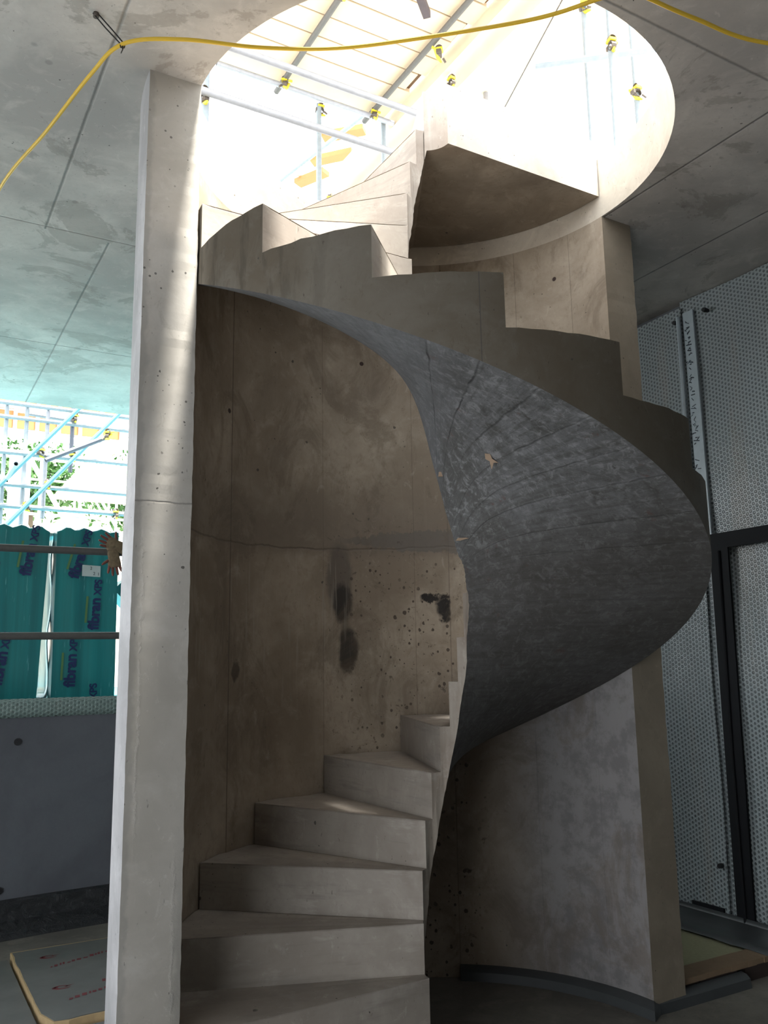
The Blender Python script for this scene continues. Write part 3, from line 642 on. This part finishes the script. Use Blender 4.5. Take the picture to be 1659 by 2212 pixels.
def coupler(name, loc, label, mats=(M_coup, M_yell), rot=(0, 0, 0), group=None, sc_=1.0):
    e = empty(name, loc, label, 'scaffold fitting', group)
    mb = MB(); n = 12
    for ax in (0, 1):
        P1 = []
        for k in range(n + 1):
            a_ = 2 * PI * k / n; c_, s2 = math.cos(a_), math.sin(a_)
            ring = []
            for t_, r_ in ((-0.018, 0.0255), (-0.018, 0.030), (0.018, 0.030), (0.018, 0.0255)):
                q = Vector((t_, r_ * c_, r_ * s2)) if ax == 0 else Vector((r_ * c_, t_, r_ * s2 + 0.05))
                ring.append(Vector(loc) + q)
            P1.append(ring)
        mb.grid(P1, [[(0, 0)] * 4] * (n + 1), 0, False)
    mb.box(Vector(loc) + Vector((-0.02, 0.028, -0.012)), (0.04, 0, 0), (0, 0.02, 0), (0, 0, 0.03))
    mb.build('clamp_body', mats[0], e, merge=False)
    mb = MB(); mb.tube([Vector(loc) + Vector((0.015, 0.0, 0.045)), Vector(loc) + Vector((0.055, 0.03, 0.055))], 0.011, 8); mb.box(Vector(loc) + Vector((-0.03, -0.03, 0.030)), (0.05, 0, 0), (0, 0.06, 0), (0, 0, 0.018)); mb.tube([Vector(loc) + Vector((-0.01, -0.04, -0.045)), Vector(loc) + Vector((0.01, 0.0, -0.03)), Vector(loc) + Vector((0.03, 0.035, 0.03))], [0.008, 0.016, 0.014], 8)
    mb.build('clip', mats[1], e, merge=False)
    mb = MB(); mb.tube([Vector(loc) + Vector((-0.028, -0.025, -0.02)), Vector(loc) + Vector((-0.045, -0.045, -0.05))], 0.009, 8); mb.build('bolt', mats[0], e, merge=False)
    e.rotation_euler = rot; return e
cp0 = coupler('scaffold_coupler', g(1.43, 5.965, 2.298), 'dark clamp at the end of the upper guard rail, next to the gloves', (M_coup, M_coup))
coupler('scaffold_coupler', g(1.43, 5.955, 1.745), 'dark clamp at the end of the lower guard rail against the wall', (M_coup, M_coup))

# gloves draped over the rail end: a palm and five separate fingers each
def glove(loc, a, tilt, label, flat=1.0):
    e = empty('work_glove', loc, label, 'glove')
    def T(x, y, z):
        x, y = x * math.cos(a) - y * math.sin(a), x * math.sin(a) + y * math.cos(a)
        return Vector(loc) + GU * x + Vector((0, 0, 1)) * y - GV * (z + tilt * y)
    mb = MB(); n = 10; P = []
    for i, (y, wd, th) in enumerate(((0.05, 0.036, 0.014), (0.03, 0.040, 0.017), (0.0, 0.038, 0.018), (-0.03, 0.043, 0.018), (-0.058, 0.044, 0.014), (-0.066, 0.038, 0.008))):
        P.append([T(wd * math.cos(2 * PI * k / n), y, th * math.sin(2 * PI * k / n)) for k in range(n + 1)])
    mb.grid(P, [[(0, 0)] * (n + 1)] * len(P), 0, True); mb.face(P[-1][:-1]); mb.face(P[0][:-1])
    mb.build('palm', M_glovec, e)
    for (x, y, dx, dy, L_) in ((-0.033, -0.055, -0.35, -1, 0.05), (-0.012, -0.062, -0.12, -1, 0.06), (0.011, -0.062, 0.08, -1, 0.058), (0.032, -0.056, 0.25, -1, 0.044), (-0.038, -0.015, -1.0, -0.55, 0.052)):
        d = Vector((dx, dy)).normalized(); mb = MB(); pts = []
        for k in range(5):
            s3 = k / 4 * L_; pts.append(T(x + d.x * s3, y + d.y * s3, 0.010 * (k / 4) ** 2))
        mb.tube(pts, [0.0100, 0.0100, 0.0095, 0.0085, 0.005], 8); mb.build('finger', M_glovep, e)
    mb = MB(); P = []
    for y, wd, th in ((0.046, 0.037, 0.015), (0.075, 0.044, 0.02)):
        P.append([T(wd * math.cos(2 * PI * k / n), y, th * math.sin(2 * PI * k / n)) for k in range(n + 1)])
    mb.grid(P, [[(0, 0)] * (n + 1)] * 2, 0, True); o = mb.build('cuff', M_glovec, e); s4 = o.modifiers.new('solid', 'SOLIDIFY'); s4.thickness = 0.003
    return e
glove(g(1.300, 5.905, 2.262), R(8), 0.05, 'brown and cream work glove hanging fingers down from the upper guard rail')
glove(g(1.310, 5.90, 2.345), R(248), 0.0, 'second brown work glove lying across the top of the upper guard rail')

# ------------------------------------------------------------------ wrapped teal packs behind the rails
def text_mesh(s, size, name, mat, parent, M_, bold=0.0):
    cu = bpy.data.curves.new(name, 'FONT'); cu.body = s; cu.size = size; cu.extrude = 0.0006; cu.offset = bold; cu.space_character = 0.95
    o = bpy.data.objects.new(name, cu); col.objects.link(o); bpy.context.view_layer.update()
    me = bpy.data.meshes.new_from_object(o.evaluated_get(bpy.context.evaluated_depsgraph_get())); bpy.data.objects.remove(o)
    me.materials.clear(); me.materials.append(mat); me.name = name
    me.transform(M_); ob = bpy.data.objects.new(name, me); col.objects.link(ob)
    ob.parent = parent; ob.matrix_parent_inverse = parent.matrix_world.inverted(); return ob
def pack(u0, u1, v, z0, z1, lean, label):
    e = empty('insulation_pack', g((u0 + u1) / 2, v + 0.15, z0), label, 'insulation pack'); n = 14
    mb = MB(); m = 16; P = []
    def fx(u, z): return g(u + lean * (z - z0), v + 0.002 * math.sin(u * 40) + 0.002 * math.sin(z * 11), z)
    prof_ = []
    for i in range(n + 1):
        u = u0 + (u1 - u0) * i / n; top = z1 + 0.012 * math.sin(u * 50) - 0.02 * abs(2 * i / n - 1) ** 6
        row = [fx(u, z0 + (top - 0.03 - z0) * j / m) for j in range(m + 1)]
        row += [g(u + lean * (top - z0), v + 0.01, top - 0.01), g(u + lean * (top - z0), v + 0.04, top), g(u + lean * (top - z0), v + 0.30, top), g(u, v + 0.32, z0)]
        P.append(row)
    mb.grid(P, [[(i * .03, j * .08) for j in range(len(P[0]))] for i in range(n + 1)], 0, True)
    mb.face(P[0]); mb.face(P[-1][::-1]); mb.build('wrapped_boards', M_xps, e)
    return e
def logo(e, u, v, z, ang, s=1.0):
    # reads upward, turned a quarter turn
    X_ = (Vector((0, 0, 1)) * math.cos(ang) + GU * math.sin(ang)); Y_ = (-GU * math.cos(ang) + Vector((0, 0, 1)) * math.sin(ang)); Z_ = -GV
    Mx = Matrix((X_, Y_, Z_)).transposed().to_4x4(); Mx.translation = g(u, v - 0.016, z)
    if s > 0: text_mesh('fibran', 0.112, 'printed_logo', M_navy, e, Mx, 0.0036)
    M2 = Mx.copy(); M2.translation = g(u, v - 0.016, z) + X_ * (0.262 if s > 0 else 0)
    text_mesh('XPS', 0.074, 'printed_logo', M_navy, e, M2, 0.0022)
    if s > 0: mb = MB(); o_ = g(u, v - 0.0145, z) + X_ * 0.05 + Y_ * 0.088; mb.box(o_, X_ * 0.20, Y_ * 0.016, Z_ * 0.0006); mb.build('logo_stripe', M_olive, e)
p1 = pack(0.575, 0.985, 6.8, 1.30, 2.59, 0.03, 'teal plastic-wrapped insulation pack with navy lettering, left one behind the rails')
logo(p1, 0.895, 6.8, 2.21, R(8)); logo(p1, 0.745, 6.8, 1.42, R(7)); logo(p1, 0.66, 6.8, 1.93, R(4))
p2 = pack(1.085, 1.54, 6.8, 1.30, 2.595, -0.01, 'teal plastic-wrapped insulation pack with white label, right one behind the rails')
logo(p2, 1.235, 6.8, 2.20, R(14)); logo(p2, 1.398, 6.8, 1.82, R(2)); logo(p2, 1.245, 6.8, 1.40, R(1)); logo(p2, 1.41, 6.8, 1.305, R(-3), 0)
mb = MB(); mb.box(g(1.262, 6.78, 2.225), GU * 0.135 + Vector((0, 0, -0.004)), Vector((0.0, 0, 0.085)), GV * 0.002); lbm = mb.build('paper_label', M_label, p2)
for s, uu_, zz_ in (('1', 1.374, 2.232), ('2', 1.342, 2.235), ('2', 1.318, 2.275)):
    Mx = Matrix((-GU, Vector((0, 0, -1)), -GV)).transposed().to_4x4() if False else Matrix((GU, Vector((0, 0, 1)), -GV)).transposed().to_4x4()
    Mx.translation = g(uu_, 6.7785, zz_); text_mesh(s, 0.034, 'label_digit', M_ink, lbm, Mx)
p3 = pack(-0.1, 0.53, 6.84, 1.30, 2.58, 0.0, 'teal plastic-wrapped pack at the far left beyond the rails')
mb = MB(); P = [[g(0.99 + 0.09 * j / 4 - 0.0 + 0.012 * math.sin(i * 1.1), 6.97 + 0.01 * math.sin(i * 2 + j), 1.30 + 1.27 * i / 12) for j in range(5)] for i in range(13)]
mb.grid(P, [[(0, 0)] * 5] * 13, 0, True); o = mb.build('clear_wrapping', M_wrap); s_ = o.modifiers.new('s', 'SOLIDIFY'); s_.thickness = 0.002
tag(o, 'clear plastic wrapping bridging the gap between the teal packs', 'wrapping')
mb = MB(); mb.box(g(1.55, 7.0, 2.15), GU * 0.5 + Vector((0, 0, -0.5)), Vector((0, 0, 1)) * 0.09 + GU * 0.09, GV * 0.3); tag(mb.build('insulation_board', M_xps), 'loose teal board leaning down to the right behind the right pack', 'insulation')
mb = MB(); mb.gbox(1.60, 1.70, 8.4, 8.5, 1.27, 2.1); tag(mb.build('timber_post', M_lilac), 'pale post behind the right-hand teal pack', 'post')

# ------------------------------------------------------------------ yellow site cable hung under the ceiling
cab = []
cpts = [g(-1.6, 3.9, 3.55), Vector((-2.1, 4.1, 3.58)), Vector((-1.66, 3.46, 3.60)), Vector((-1.30, 3.06, 3.60)), Vector((-1.03, 2.76, 3.61)), Vector((-0.865, 2.605, 3.61)), Vector((-0.66, 2.575, 3.60)), Vector((-0.40, 2.62, 3.60)), Vector((-0.14, 2.63, 3.60)), Vector((0.14, 2.59, 3.60)), Vector((0.52, 2.51, 3.60)), Vector((0.71, 2.43, 3.60)), Vector((0.80, 2.395, 3.605)), Vector((0.88, 2.43, 3.60)), Vector((1.06, 2.52, 3.60)), Vector((1.35, 2.64, 3.60)), Vector((1.9, 2.7, 3.6)), Vector((2.6, 2.4, 3.62))]
def catmull(P, n=10):
    out = []
    for i in range(len(P) - 1):
        p0, p1_, p2_, p3_ = P[max(i - 1, 0)], P[i], P[i + 1], P[min(i + 2, len(P) - 1)]
        for k in range(n):
            t_ = k / n; out.append(0.5 * ((2 * p1_) + (-p0 + p2_) * t_ + (2 * p0 - 5 * p1_ + 4 * p2_ - p3_) * t_ ** 2 + (-p0 + 3 * p1_ - 3 * p2_ + p3_) * t_ ** 3))
    return out + [P[-1]]
mb = MB(); mb.tube(catmull(cpts[1:]), 0.0068, 10); tag(mb.build('power_cable', M_cable), 'yellow power cable slung across under the ceiling and the round opening', 'cable')
def tie(a, b, lb):
    e = empty('cable_tie', a, lb, 'cable tie'); mb = MB(); a, b = Vector(a), Vector(b); off = Vector((0.009, 0.004, 0))
    mb.tube([a - off, (a + b) / 2 - off * 1.1, b - off * 0.6, b - off * 0.4 + Vector((0, 0, -0.014)), b + off * 0.8 + Vector((0, 0, -0.012)), b + off, (a + b) / 2 + off * 1.1, a + off], 0.0026, 6); mb.build('loop', M_black, e)
    mb = MB(); mb.tube([b + Vector((0.004, -0.004, -0.014)), b + Vector((0.006, -0.008, -0.028)), b + Vector((0.002, -0.012, -0.045))], [0.0045, 0.002, 0.0016], 6); mb.build('tail', M_black, e)
    mb = MB(); mb.tube([a + Vector((0, 0, 0.004)), a + Vector((0, 0, -0.012))], 0.010, 10); mb.build('anchor', M_coup, e)
tie((-0.968, 2.625, 3.745), (-0.868, 2.607, 3.612), 'doubled black tie holding the yellow cable to the ceiling at left')
tie((0.86, 2.50, 3.745), (0.815, 2.41, 3.612), 'black tie end at the top edge near the right of the yellow cable')

# ================================================================== upstairs: scaffold over the opening
TUBES = 'galvanised scaffold tubes above the opening'
def tubeo(a, b, mat, label, r=0.0242, group=None, name='scaffold_tube', n=12):
    mb = MB(); mb.tube([a, b], r, n, hollow=0.84); o = mb.build(name, mat); return tag(o, label, 'scaffold tube', group)
tubeo(g(1.4, 4.55, 5.30), g(4.6, 4.55, 5.30), M_galv, 'thick grey scaffold tube crossing the opening, upper of the near pair')
tubeo(g(1.0, 4.55, 4.94), g(4.6, 4.55, 4.94), M_galv, 'thick grey scaffold tube crossing the opening, lower, starting at the pillar')
tubeo(g(2.05, 6.22, 6.50), g(3.76, 6.22, 6.50), M_galv, 'thinner grey scaffold tube along the edge of the plank deck')
tubeo(g(1.455, 4.62, 4.07), g(1.455, 4.62, 5.42), M_galvpale, 'short upright scaffold tube beside the top of the left pillar')
tubeo(g(1.47, 4.45, 5.22), g(1.47, 4.85, 5.22), M_galvpale, 'stub of scaffold tube with open end beside the left pillar')
for u, l_ in ((2.66, 'dark crosswise tube under the plank deck, left'), (3.55, 'dark crosswise tube under the plank deck, right')): tubeo(g(u, 0.8, 6.56), g(u, 6.4, 6.56), M_rusty, l_)
tubeo(g(3.03, 6.3, 4.07), g(3.03, 6.3, 6.5), M_galvpale, 'upright tube under the deck edge, left of the stair well string')
tubeo(g(3.70, 6.3, 4.07), g(3.70, 6.3, 6.55), M_galvpale, 'upright tube hidden low behind the stair well string')
tubeo(Vector((1.02, 7.4, 4.07)), Vector((1.05, 7.4, 8.2)), M_galv, 'upright grey tube standing right of the stair well string')
tubeo(g(4.35, 4.4, 7.1), g(3.6, 8.5, 7.1), M_galvpale, 'pale sloping tube below the edge beams')
tubeo(Vector((1.6, 5.25, 4.07)), Vector((1.62, 5.25, 6.6)), M_galvpale, 'pale upright tube near the right rim of the opening')
tubeo(Vector((1.62, 5.9, 4.07)), Vector((1.62, 5.9, 6.8)), M_galvpale, 'pale upright tube farther back near the right rim')
tubeo(Vector((1.98, 5.9, 4.07)), Vector((1.98, 5.9, 6.8)), M_galvpale, 'pale upright tube farthest right behind the rim')
tubeo(Vector((1.2, 5.8, 5.95)), Vector((2.6, 5.4, 5.85)), M_galvpale, 'pale level tube between the uprights by the right rim')
tubeo(Vector((0.72, 5.0, 7.3)), Vector((1.35, 6.2, 7.3)), M_galv, 'grey slanting tube at the top beside the orange panels')
mb = MB(); mb.tube([Vector((1.55, 5.7, 6.7)), Vector((0.95, 7.3, 6.2))], 0.006, 6); tag(mb.build('steel_wire', M_rusty), 'thin dark wire slanting across the white sky in the opening', 'wire')
# far thin tubes seen in the white gap
for i, (u, v, z, u2, v2, z2) in enumerate(((2.3, 8.76, 4.9, 2.6, 8.76, 6.9), (2.6, 8.76, 4.9, 3.3, 8.76, 6.9), (2.9, 8.76, 4.9, 3.9, 8.76, 6.9), (3.05, 8.7, 1.27, 3.05, 8.7, 7.8), (2.2, 8.71, 6.4, 5.0, 8.71, 6.3))):
    tubeo(g(u, v, z), g(u2, v2, z2), M_galvpale, 'thin pale scaffold tube far behind in the bright gap over the stair', group='thin pale tubes in the bright gap')
# plank deck, boards one by one
v = 3.1; k = 0; first = None
while v < 6.3:
    for (ua, ub) in ((0.9, 3.72),):
        if first is None:
            mb = MB(); mb.box((0, 0, 0), GU * (ub - ua), GV * 0.217, (0, 0, 0.038)); first = mb.build('scaffold_board', M_deck, bevel=0.003)
            first.location = g(ua, v, 6.60); tag(first, 'added out-of-frame scaffold board keeping the sun off the lower steps', 'scaffold board', 'boards of the plank deck overhead')
        else:
            c = first.copy(); col.objects.link(c); c.location = g(ua + jit(0.04), v, 6.60 + jit(0.002))
    v += 0.232
mb = MB(); mb.box((0, 0, 0), GU * 1.05, GV * 0.222, (0, 0, 0.038)); sun_blocker = mb.build('scaffold_board', M_deck, bevel=0.003); sun_blocker.location = g(2.05, 0.85, 6.60); tag(sun_blocker, 'added out-of-frame scaffold board keeping the sun off the lower steps', 'scaffold board', 'boards of the plank deck overhead')
for i in range(1, 9): c = sun_blocker.copy(); col.objects.link(c); c.location = g(2.05 + jit(0.03), 0.85 + i * 0.232, 6.60)  # unseen run of boards, added to shade the lower steps from the sun
mb = MB(); mb.gbox(0.85, 3.74, 3.1, 6.38, 6.645, 6.66); tag(mb.build('gap_backing', M_gapback), 'brown sheet added over the plank deck overhead to darken its gaps', 'plywood')  # sheet added above the boards so their gaps look dark against the sky
for u, l_ in ((3.78, 'long pale timber edge beam beside the plank deck'), (4.0, 'second timber edge beam, outside the first')):
    mb = MB(); mb.gbox(u, u + 0.05, 3.6, 8.68, 6.50, 6.72); tag(mb.build('edge_beam', M_deck), l_, 'timber beam')
v = 4.2; f2 = None
while v < 7.0:
    if f2 is None:
        mb = MB(); mb.box((0, 0, 0), GU * 1.3, GV * 0.222, (0, 0, 0.038)); f2 = mb.build('scaffold_board', M_deck); f2.location = g(4.1, v, 6.9); tag(f2, 'pale timber scaffold board in the higher deck beyond the edge beams', 'scaffold board', 'boards of the higher deck beyond the beams')
    else: c = f2.copy(); col.objects.link(c); c.location = g(4.1, v, 6.9)
    v += 0.26
def strip(a, b, wd, mat, name, label, cat):
    a, b = Vector(a), Vector(b); d = (b - a); s3 = d.cross(Vector((0, 0, 1))).normalized() * wd; mb = MB(); mb.box(a, d, s3, (0, 0, 0.06)); tag(mb.build(name, mat), label, cat)
strip(g(4.15, 9.15, 7.5), g(4.35, 8.75, 7.5), 0.14, M_orange, 'shuttering_strip', 'lowest small orange timber piece in the bright gap', 'timber')
strip(g(4.10, 8.65, 7.5), g(4.45, 8.25, 7.5), 0.14, M_orange, 'shuttering_strip', 'middle small orange timber piece in the bright gap', 'timber')
strip(g(4.0, 8.15, 7.5), g(4.35, 7.8, 7.5), 0.14, M_orange, 'shuttering_strip', 'top small orange timber piece in the bright gap', 'timber')
for vv_ in (7.2, 8.0, 8.5, 9.0): mb = MB(); mb.gbox(3.6, 5.2, vv_ - 0.02, vv_ + 0.02, 7.56, 7.62); tag(mb.build('timber_joist', M_deck), 'slim pale joist above the small orange pieces in the bright gap', 'timber', 'pale joists above the orange pieces')
strip(g(3.85, 7.4, 7.5), g(4.2, 7.0, 7.5), 0.16, M_dkbeam, 'dark_beam', 'short dark brown beam piece below the deck tube', 'timber beam')
strip(Vector((0.16, 5.1, 6.3)), Vector((0.36, 5.72, 6.3)), 0.055, M_dkbeam, 'dark_beam', 'long dark brown beam at the top centre of the opening', 'timber beam')
strip(Vector((0.66, 6.55, 7.6)), Vector((0.98, 6.0, 7.6)), 0.34, M_orange, 'plywood_sheet', 'large orange sheet at the top of the opening', 'plywood')
strip(Vector((0.80, 5.9, 7.6)), Vector((1.15, 5.5, 7.6)), 0.30, M_orange, 'plywood_sheet', 'second orange sheet at the very top beside the upright tube', 'plywood')
YC = (M_coup, M_yell)
c0 = coupler('scaffold_coupler', g(2.66, 6.2, 6.50), 'yellow clip where the left crosswise tube meets the deck edge tube', YC)
for p, l_ in ((g(3.55, 6.2, 6.50), 'yellow clip where the right crosswise tube meets the deck edge tube'), (g(3.05, 6.3, 6.44), 'yellow clip atop the upright tube under the deck edge'), (g(1.44, 4.60, 4.93), 'yellow clip beside the top of the left pillar'), (g(2.66, 5.1, 6.54), 'yellow clip high on the left crosswise tube'), (g(3.6, 5.2, 6.46), 'yellow clip above the stair well string'), (g(3.86, 5.4, 6.42), 'yellow clip right of the stair well string top'), (g(3.78, 7.6, 6.42), 'yellow clip on the lower end of the edge beam'), (Vector((1.03, 7.36, 7.6)), 'yellow clip at the top of the right-hand upright tube'), (Vector((1.61, 5.22, 5.65)), 'yellow clip on the upright tube by the right rim, near'), (Vector((1.62, 5.86, 6.5)), 'yellow clip high on the upright tube near the right rim, far'), (Vector((1.97, 5.86, 5.75)), 'yellow clip on the upright tube farthest right')):
    copy_tree(c0, p, (0, 0, random.uniform(0, 3)), l_)

# ================================================================== left: scaffold, trees and buildings outside
grpW = 'white scaffold tubes of the distant lattice'
def ot(u, v, z, u2, v2, z2, mat, label, group=None, r=0.0242): return tubeo(g(u, v, z), g(u2, v2, z2), mat, label, r, group, n=8)
for z, l_ in ((4.46, 'topmost'), (4.30, 'second'), (3.90, 'third'), (3.54, 'fourth'), (3.30, 'lowest')):
    ot(-1.5, 10, z, 4.5, 10, z, M_galvpale, 'pale horizontal scaffold tube outside the left gap, %s of five' % l_)
for u, l_, z0_, z1_, m_ in ((0.99, 'far left upright tube outside the left gap', 1.27, 4.6, M_galvpale), (1.20, 'second upright tube outside the left gap', 1.27, 4.6, M_galvpale), (1.42, 'third upright tube outside the left gap', 3.2, 4.6, M_galv), (1.69, 'dark grey upright tube in the middle of the left gap', 3.75, 4.6, M_dktube)):
    ot(u, 10.05, z0_, u, 10.05, z1_, m_, l_)
ot(1.02, 9.9, 3.05, 2.3, 9.9, 4.62, M_bluetube, 'long light blue brace rising right behind the left gap'); ot(0.5, 9.9, 2.95, 1.85, 9.9, 4.62, M_bluetube, 'light blue brace left of and parallel to the long one')
ot(1.30, 9.2, 3.66, 1.90, 9.2, 3.98, M_dktube, 'thick dark grey tube slanting across the left gap', r=0.026); ot(1.2, 10.2, 4.42, 1.72, 10.2, 4.40, M_galv, 'dark tube lying level at the top of the left gap')
ot(1.0, 9.7, 3.55, 1.0, 9.0, 3.55, M_galvpale, 'stub tube with dark open end in the left gap')
c1 = coupler('scaffold_coupler', g(1.90, 9.15, 3.98), 'yellow and dark clip at the top end of the thick dark tube', YC)
for p, l_ in ((g(1.45, 9.98, 3.56), 'yellow clip where the long blue brace meets the fourth level tube'), (g(1.70, 9.98, 3.90), 'dark clip at the centre of the left gap'), (g(1.36, 9.98, 3.92), 'small yellow clip left of centre in the left gap'), (g(1.24, 9.98, 3.30), 'yellow clip on the lowest level tube, left'), (g(2.2, 9.98, 3.28), 'yellow clip low at the right of the left gap, by the pillar'), (g(1.7, 9.98, 4.36), 'yellow clip on the second level tube')):
    copy_tree(c1, p, (0, 0, random.uniform(0, 3)), l_)
for V_, du, zst in ((13.5, 0.55, 0.42), (16.5, 0.62, 0.5)):
    u = 0.8 * V_ / 10 - 0.3
    while u < 3.6 * V_ / 10:
        ot(u, V_, 1.27, u, V_, 6.4, M_whitetube, 'thin white upright tube in the distant scaffold lattice at left', grpW, 0.022); u += du
    z = 3.0
    while z < 6.4:
        ot(0, V_, z, 4.5 * V_ / 10, V_, z, M_whitetube, 'thin white upright tube in the distant scaffold lattice at left'.replace('upright', 'level'), 'white level tubes of the distant lattice', 0.022); z += zst
    u = 0.3 * V_ / 10
    while u < 2.6 * V_ / 10:
        ot(u, V_ + .1, 5.6, u + 1.3, V_ + .1, 3.4, M_whitetube, 'thin white slanting brace in the distant scaffold lattice at left', 'white braces of the distant lattice', 0.022); u += 0.75
# orange shuttering beyond
sh = empty('shuttering', g(1.1, 13, 1.27), 'orange timber shuttering with pale studs, in two rows through the left gap', 'shuttering')
for i in range(6):
    for j in range(2):
        mb = MB(); u = 1.12 + i * 0.30; z = 5.35 - j * 0.36; mb.gbox(u, u + 0.27, 13.0, 13.04, z, z + 0.25 - 0.02 * i); mb.build('panel', M_orange, sh)
for i in range(8): mb = MB(); mb.gbox(1.07 + i * 0.30, 1.12 + i * 0.30, 12.96, 13.0, 1.27 if i == 0 else 4.8, 5.7); mb.build('stud', M_whitetube, sh)
for z in (4.85, 5.27, 5.64): mb = MB(); mb.gbox(1.05, 3.3, 12.96, 13.05, z, z + 0.06); mb.build('rail', M_whitetube, sh)
for i in range(8):
    mb = MB(); mb.gbox(2.0, 4.0, 11.0 + i * 0.3, 11.22 + i * 0.3, 4.05, 4.09); tag(mb.build('scaffold_board', M_deck), 'timber board of the far scaffold platform seen through the left gap', 'scaffold board', 'boards of the far platform')
mb = MB(); mb.gbox(1.3, 1.55, 12.2, 12.5, 1.27, 4.45); tag(mb.build('concrete_column', M_lilac), 'pale lilac column behind the scaffold at the far left', 'column')
mb = MB(); mb.gbox(-3, 9, 26, 27, 1.27, 6.3); mb.gbox(0.5, 1.4, 25.9, 26, 4.0, 5.5, 1); mb.gbox(4, 5, 25.9, 26, 4.0, 5.5, 1); tag(mb.build('building', [M_cream, M_dkbeam]), 'pale rendered building far beyond the scaffold and trees at left', 'building')
def tree(u, v, z, rx, rz, n, label, seed):
    rnd = random.Random(seed); e = empty('tree', g(u, v, 1.27), label, 'tree', 'trees beyond the scaffold')
    mb = MB(); mb.tube([g(u, v, 1.2), g(u + .1, v, (z + 1.2) / 2), g(u, v, z)], [0.14, 0.10, 0.05], 8); mb.build('trunk', M_bark, e)
    mb = MB()
    for _ in range(n):
        while True:
            q = Vector((rnd.uniform(-1, 1), rnd.uniform(-1, 1), rnd.uniform(-1, 1)))
            if 0.35 < q.length < 1: break
        bl = 0.75 + 0.25 * math.sin(q.x * 7) * math.sin(q.z * 8 + q.y * 5)
        c_ = g(u, v, z) + Vector((q.x * rx, q.y * rx, q.z * rz)) * bl
        d1 = Vector((rnd.uniform(-1, 1), rnd.uniform(-1, 1), rnd.uniform(-1, 1))).normalized(); d2 = d1.cross(Vector((rnd.uniform(-1, 1), rnd.uniform(-1, 1), 1))).normalized(); s5 = rnd.uniform(0.05, 0.10)
        mb.face([c_ - d1 * s5, c_ + d2 * s5 * 0.5, c_ + d1 * s5, c_ - d2 * s5 * 0.5])
    mb.build('foliage', M_leaf, e, merge=False)
tree(2.4, 19, 5.5, 1.5, 1.0, 3800, 'leafy green tree beyond the distant scaffold, left of the gap', 1); tree(4.9, 20, 5.6, 1.5, 1.2, 3800, 'leafy green tree beyond the distant scaffold, nearer the pillar', 2)
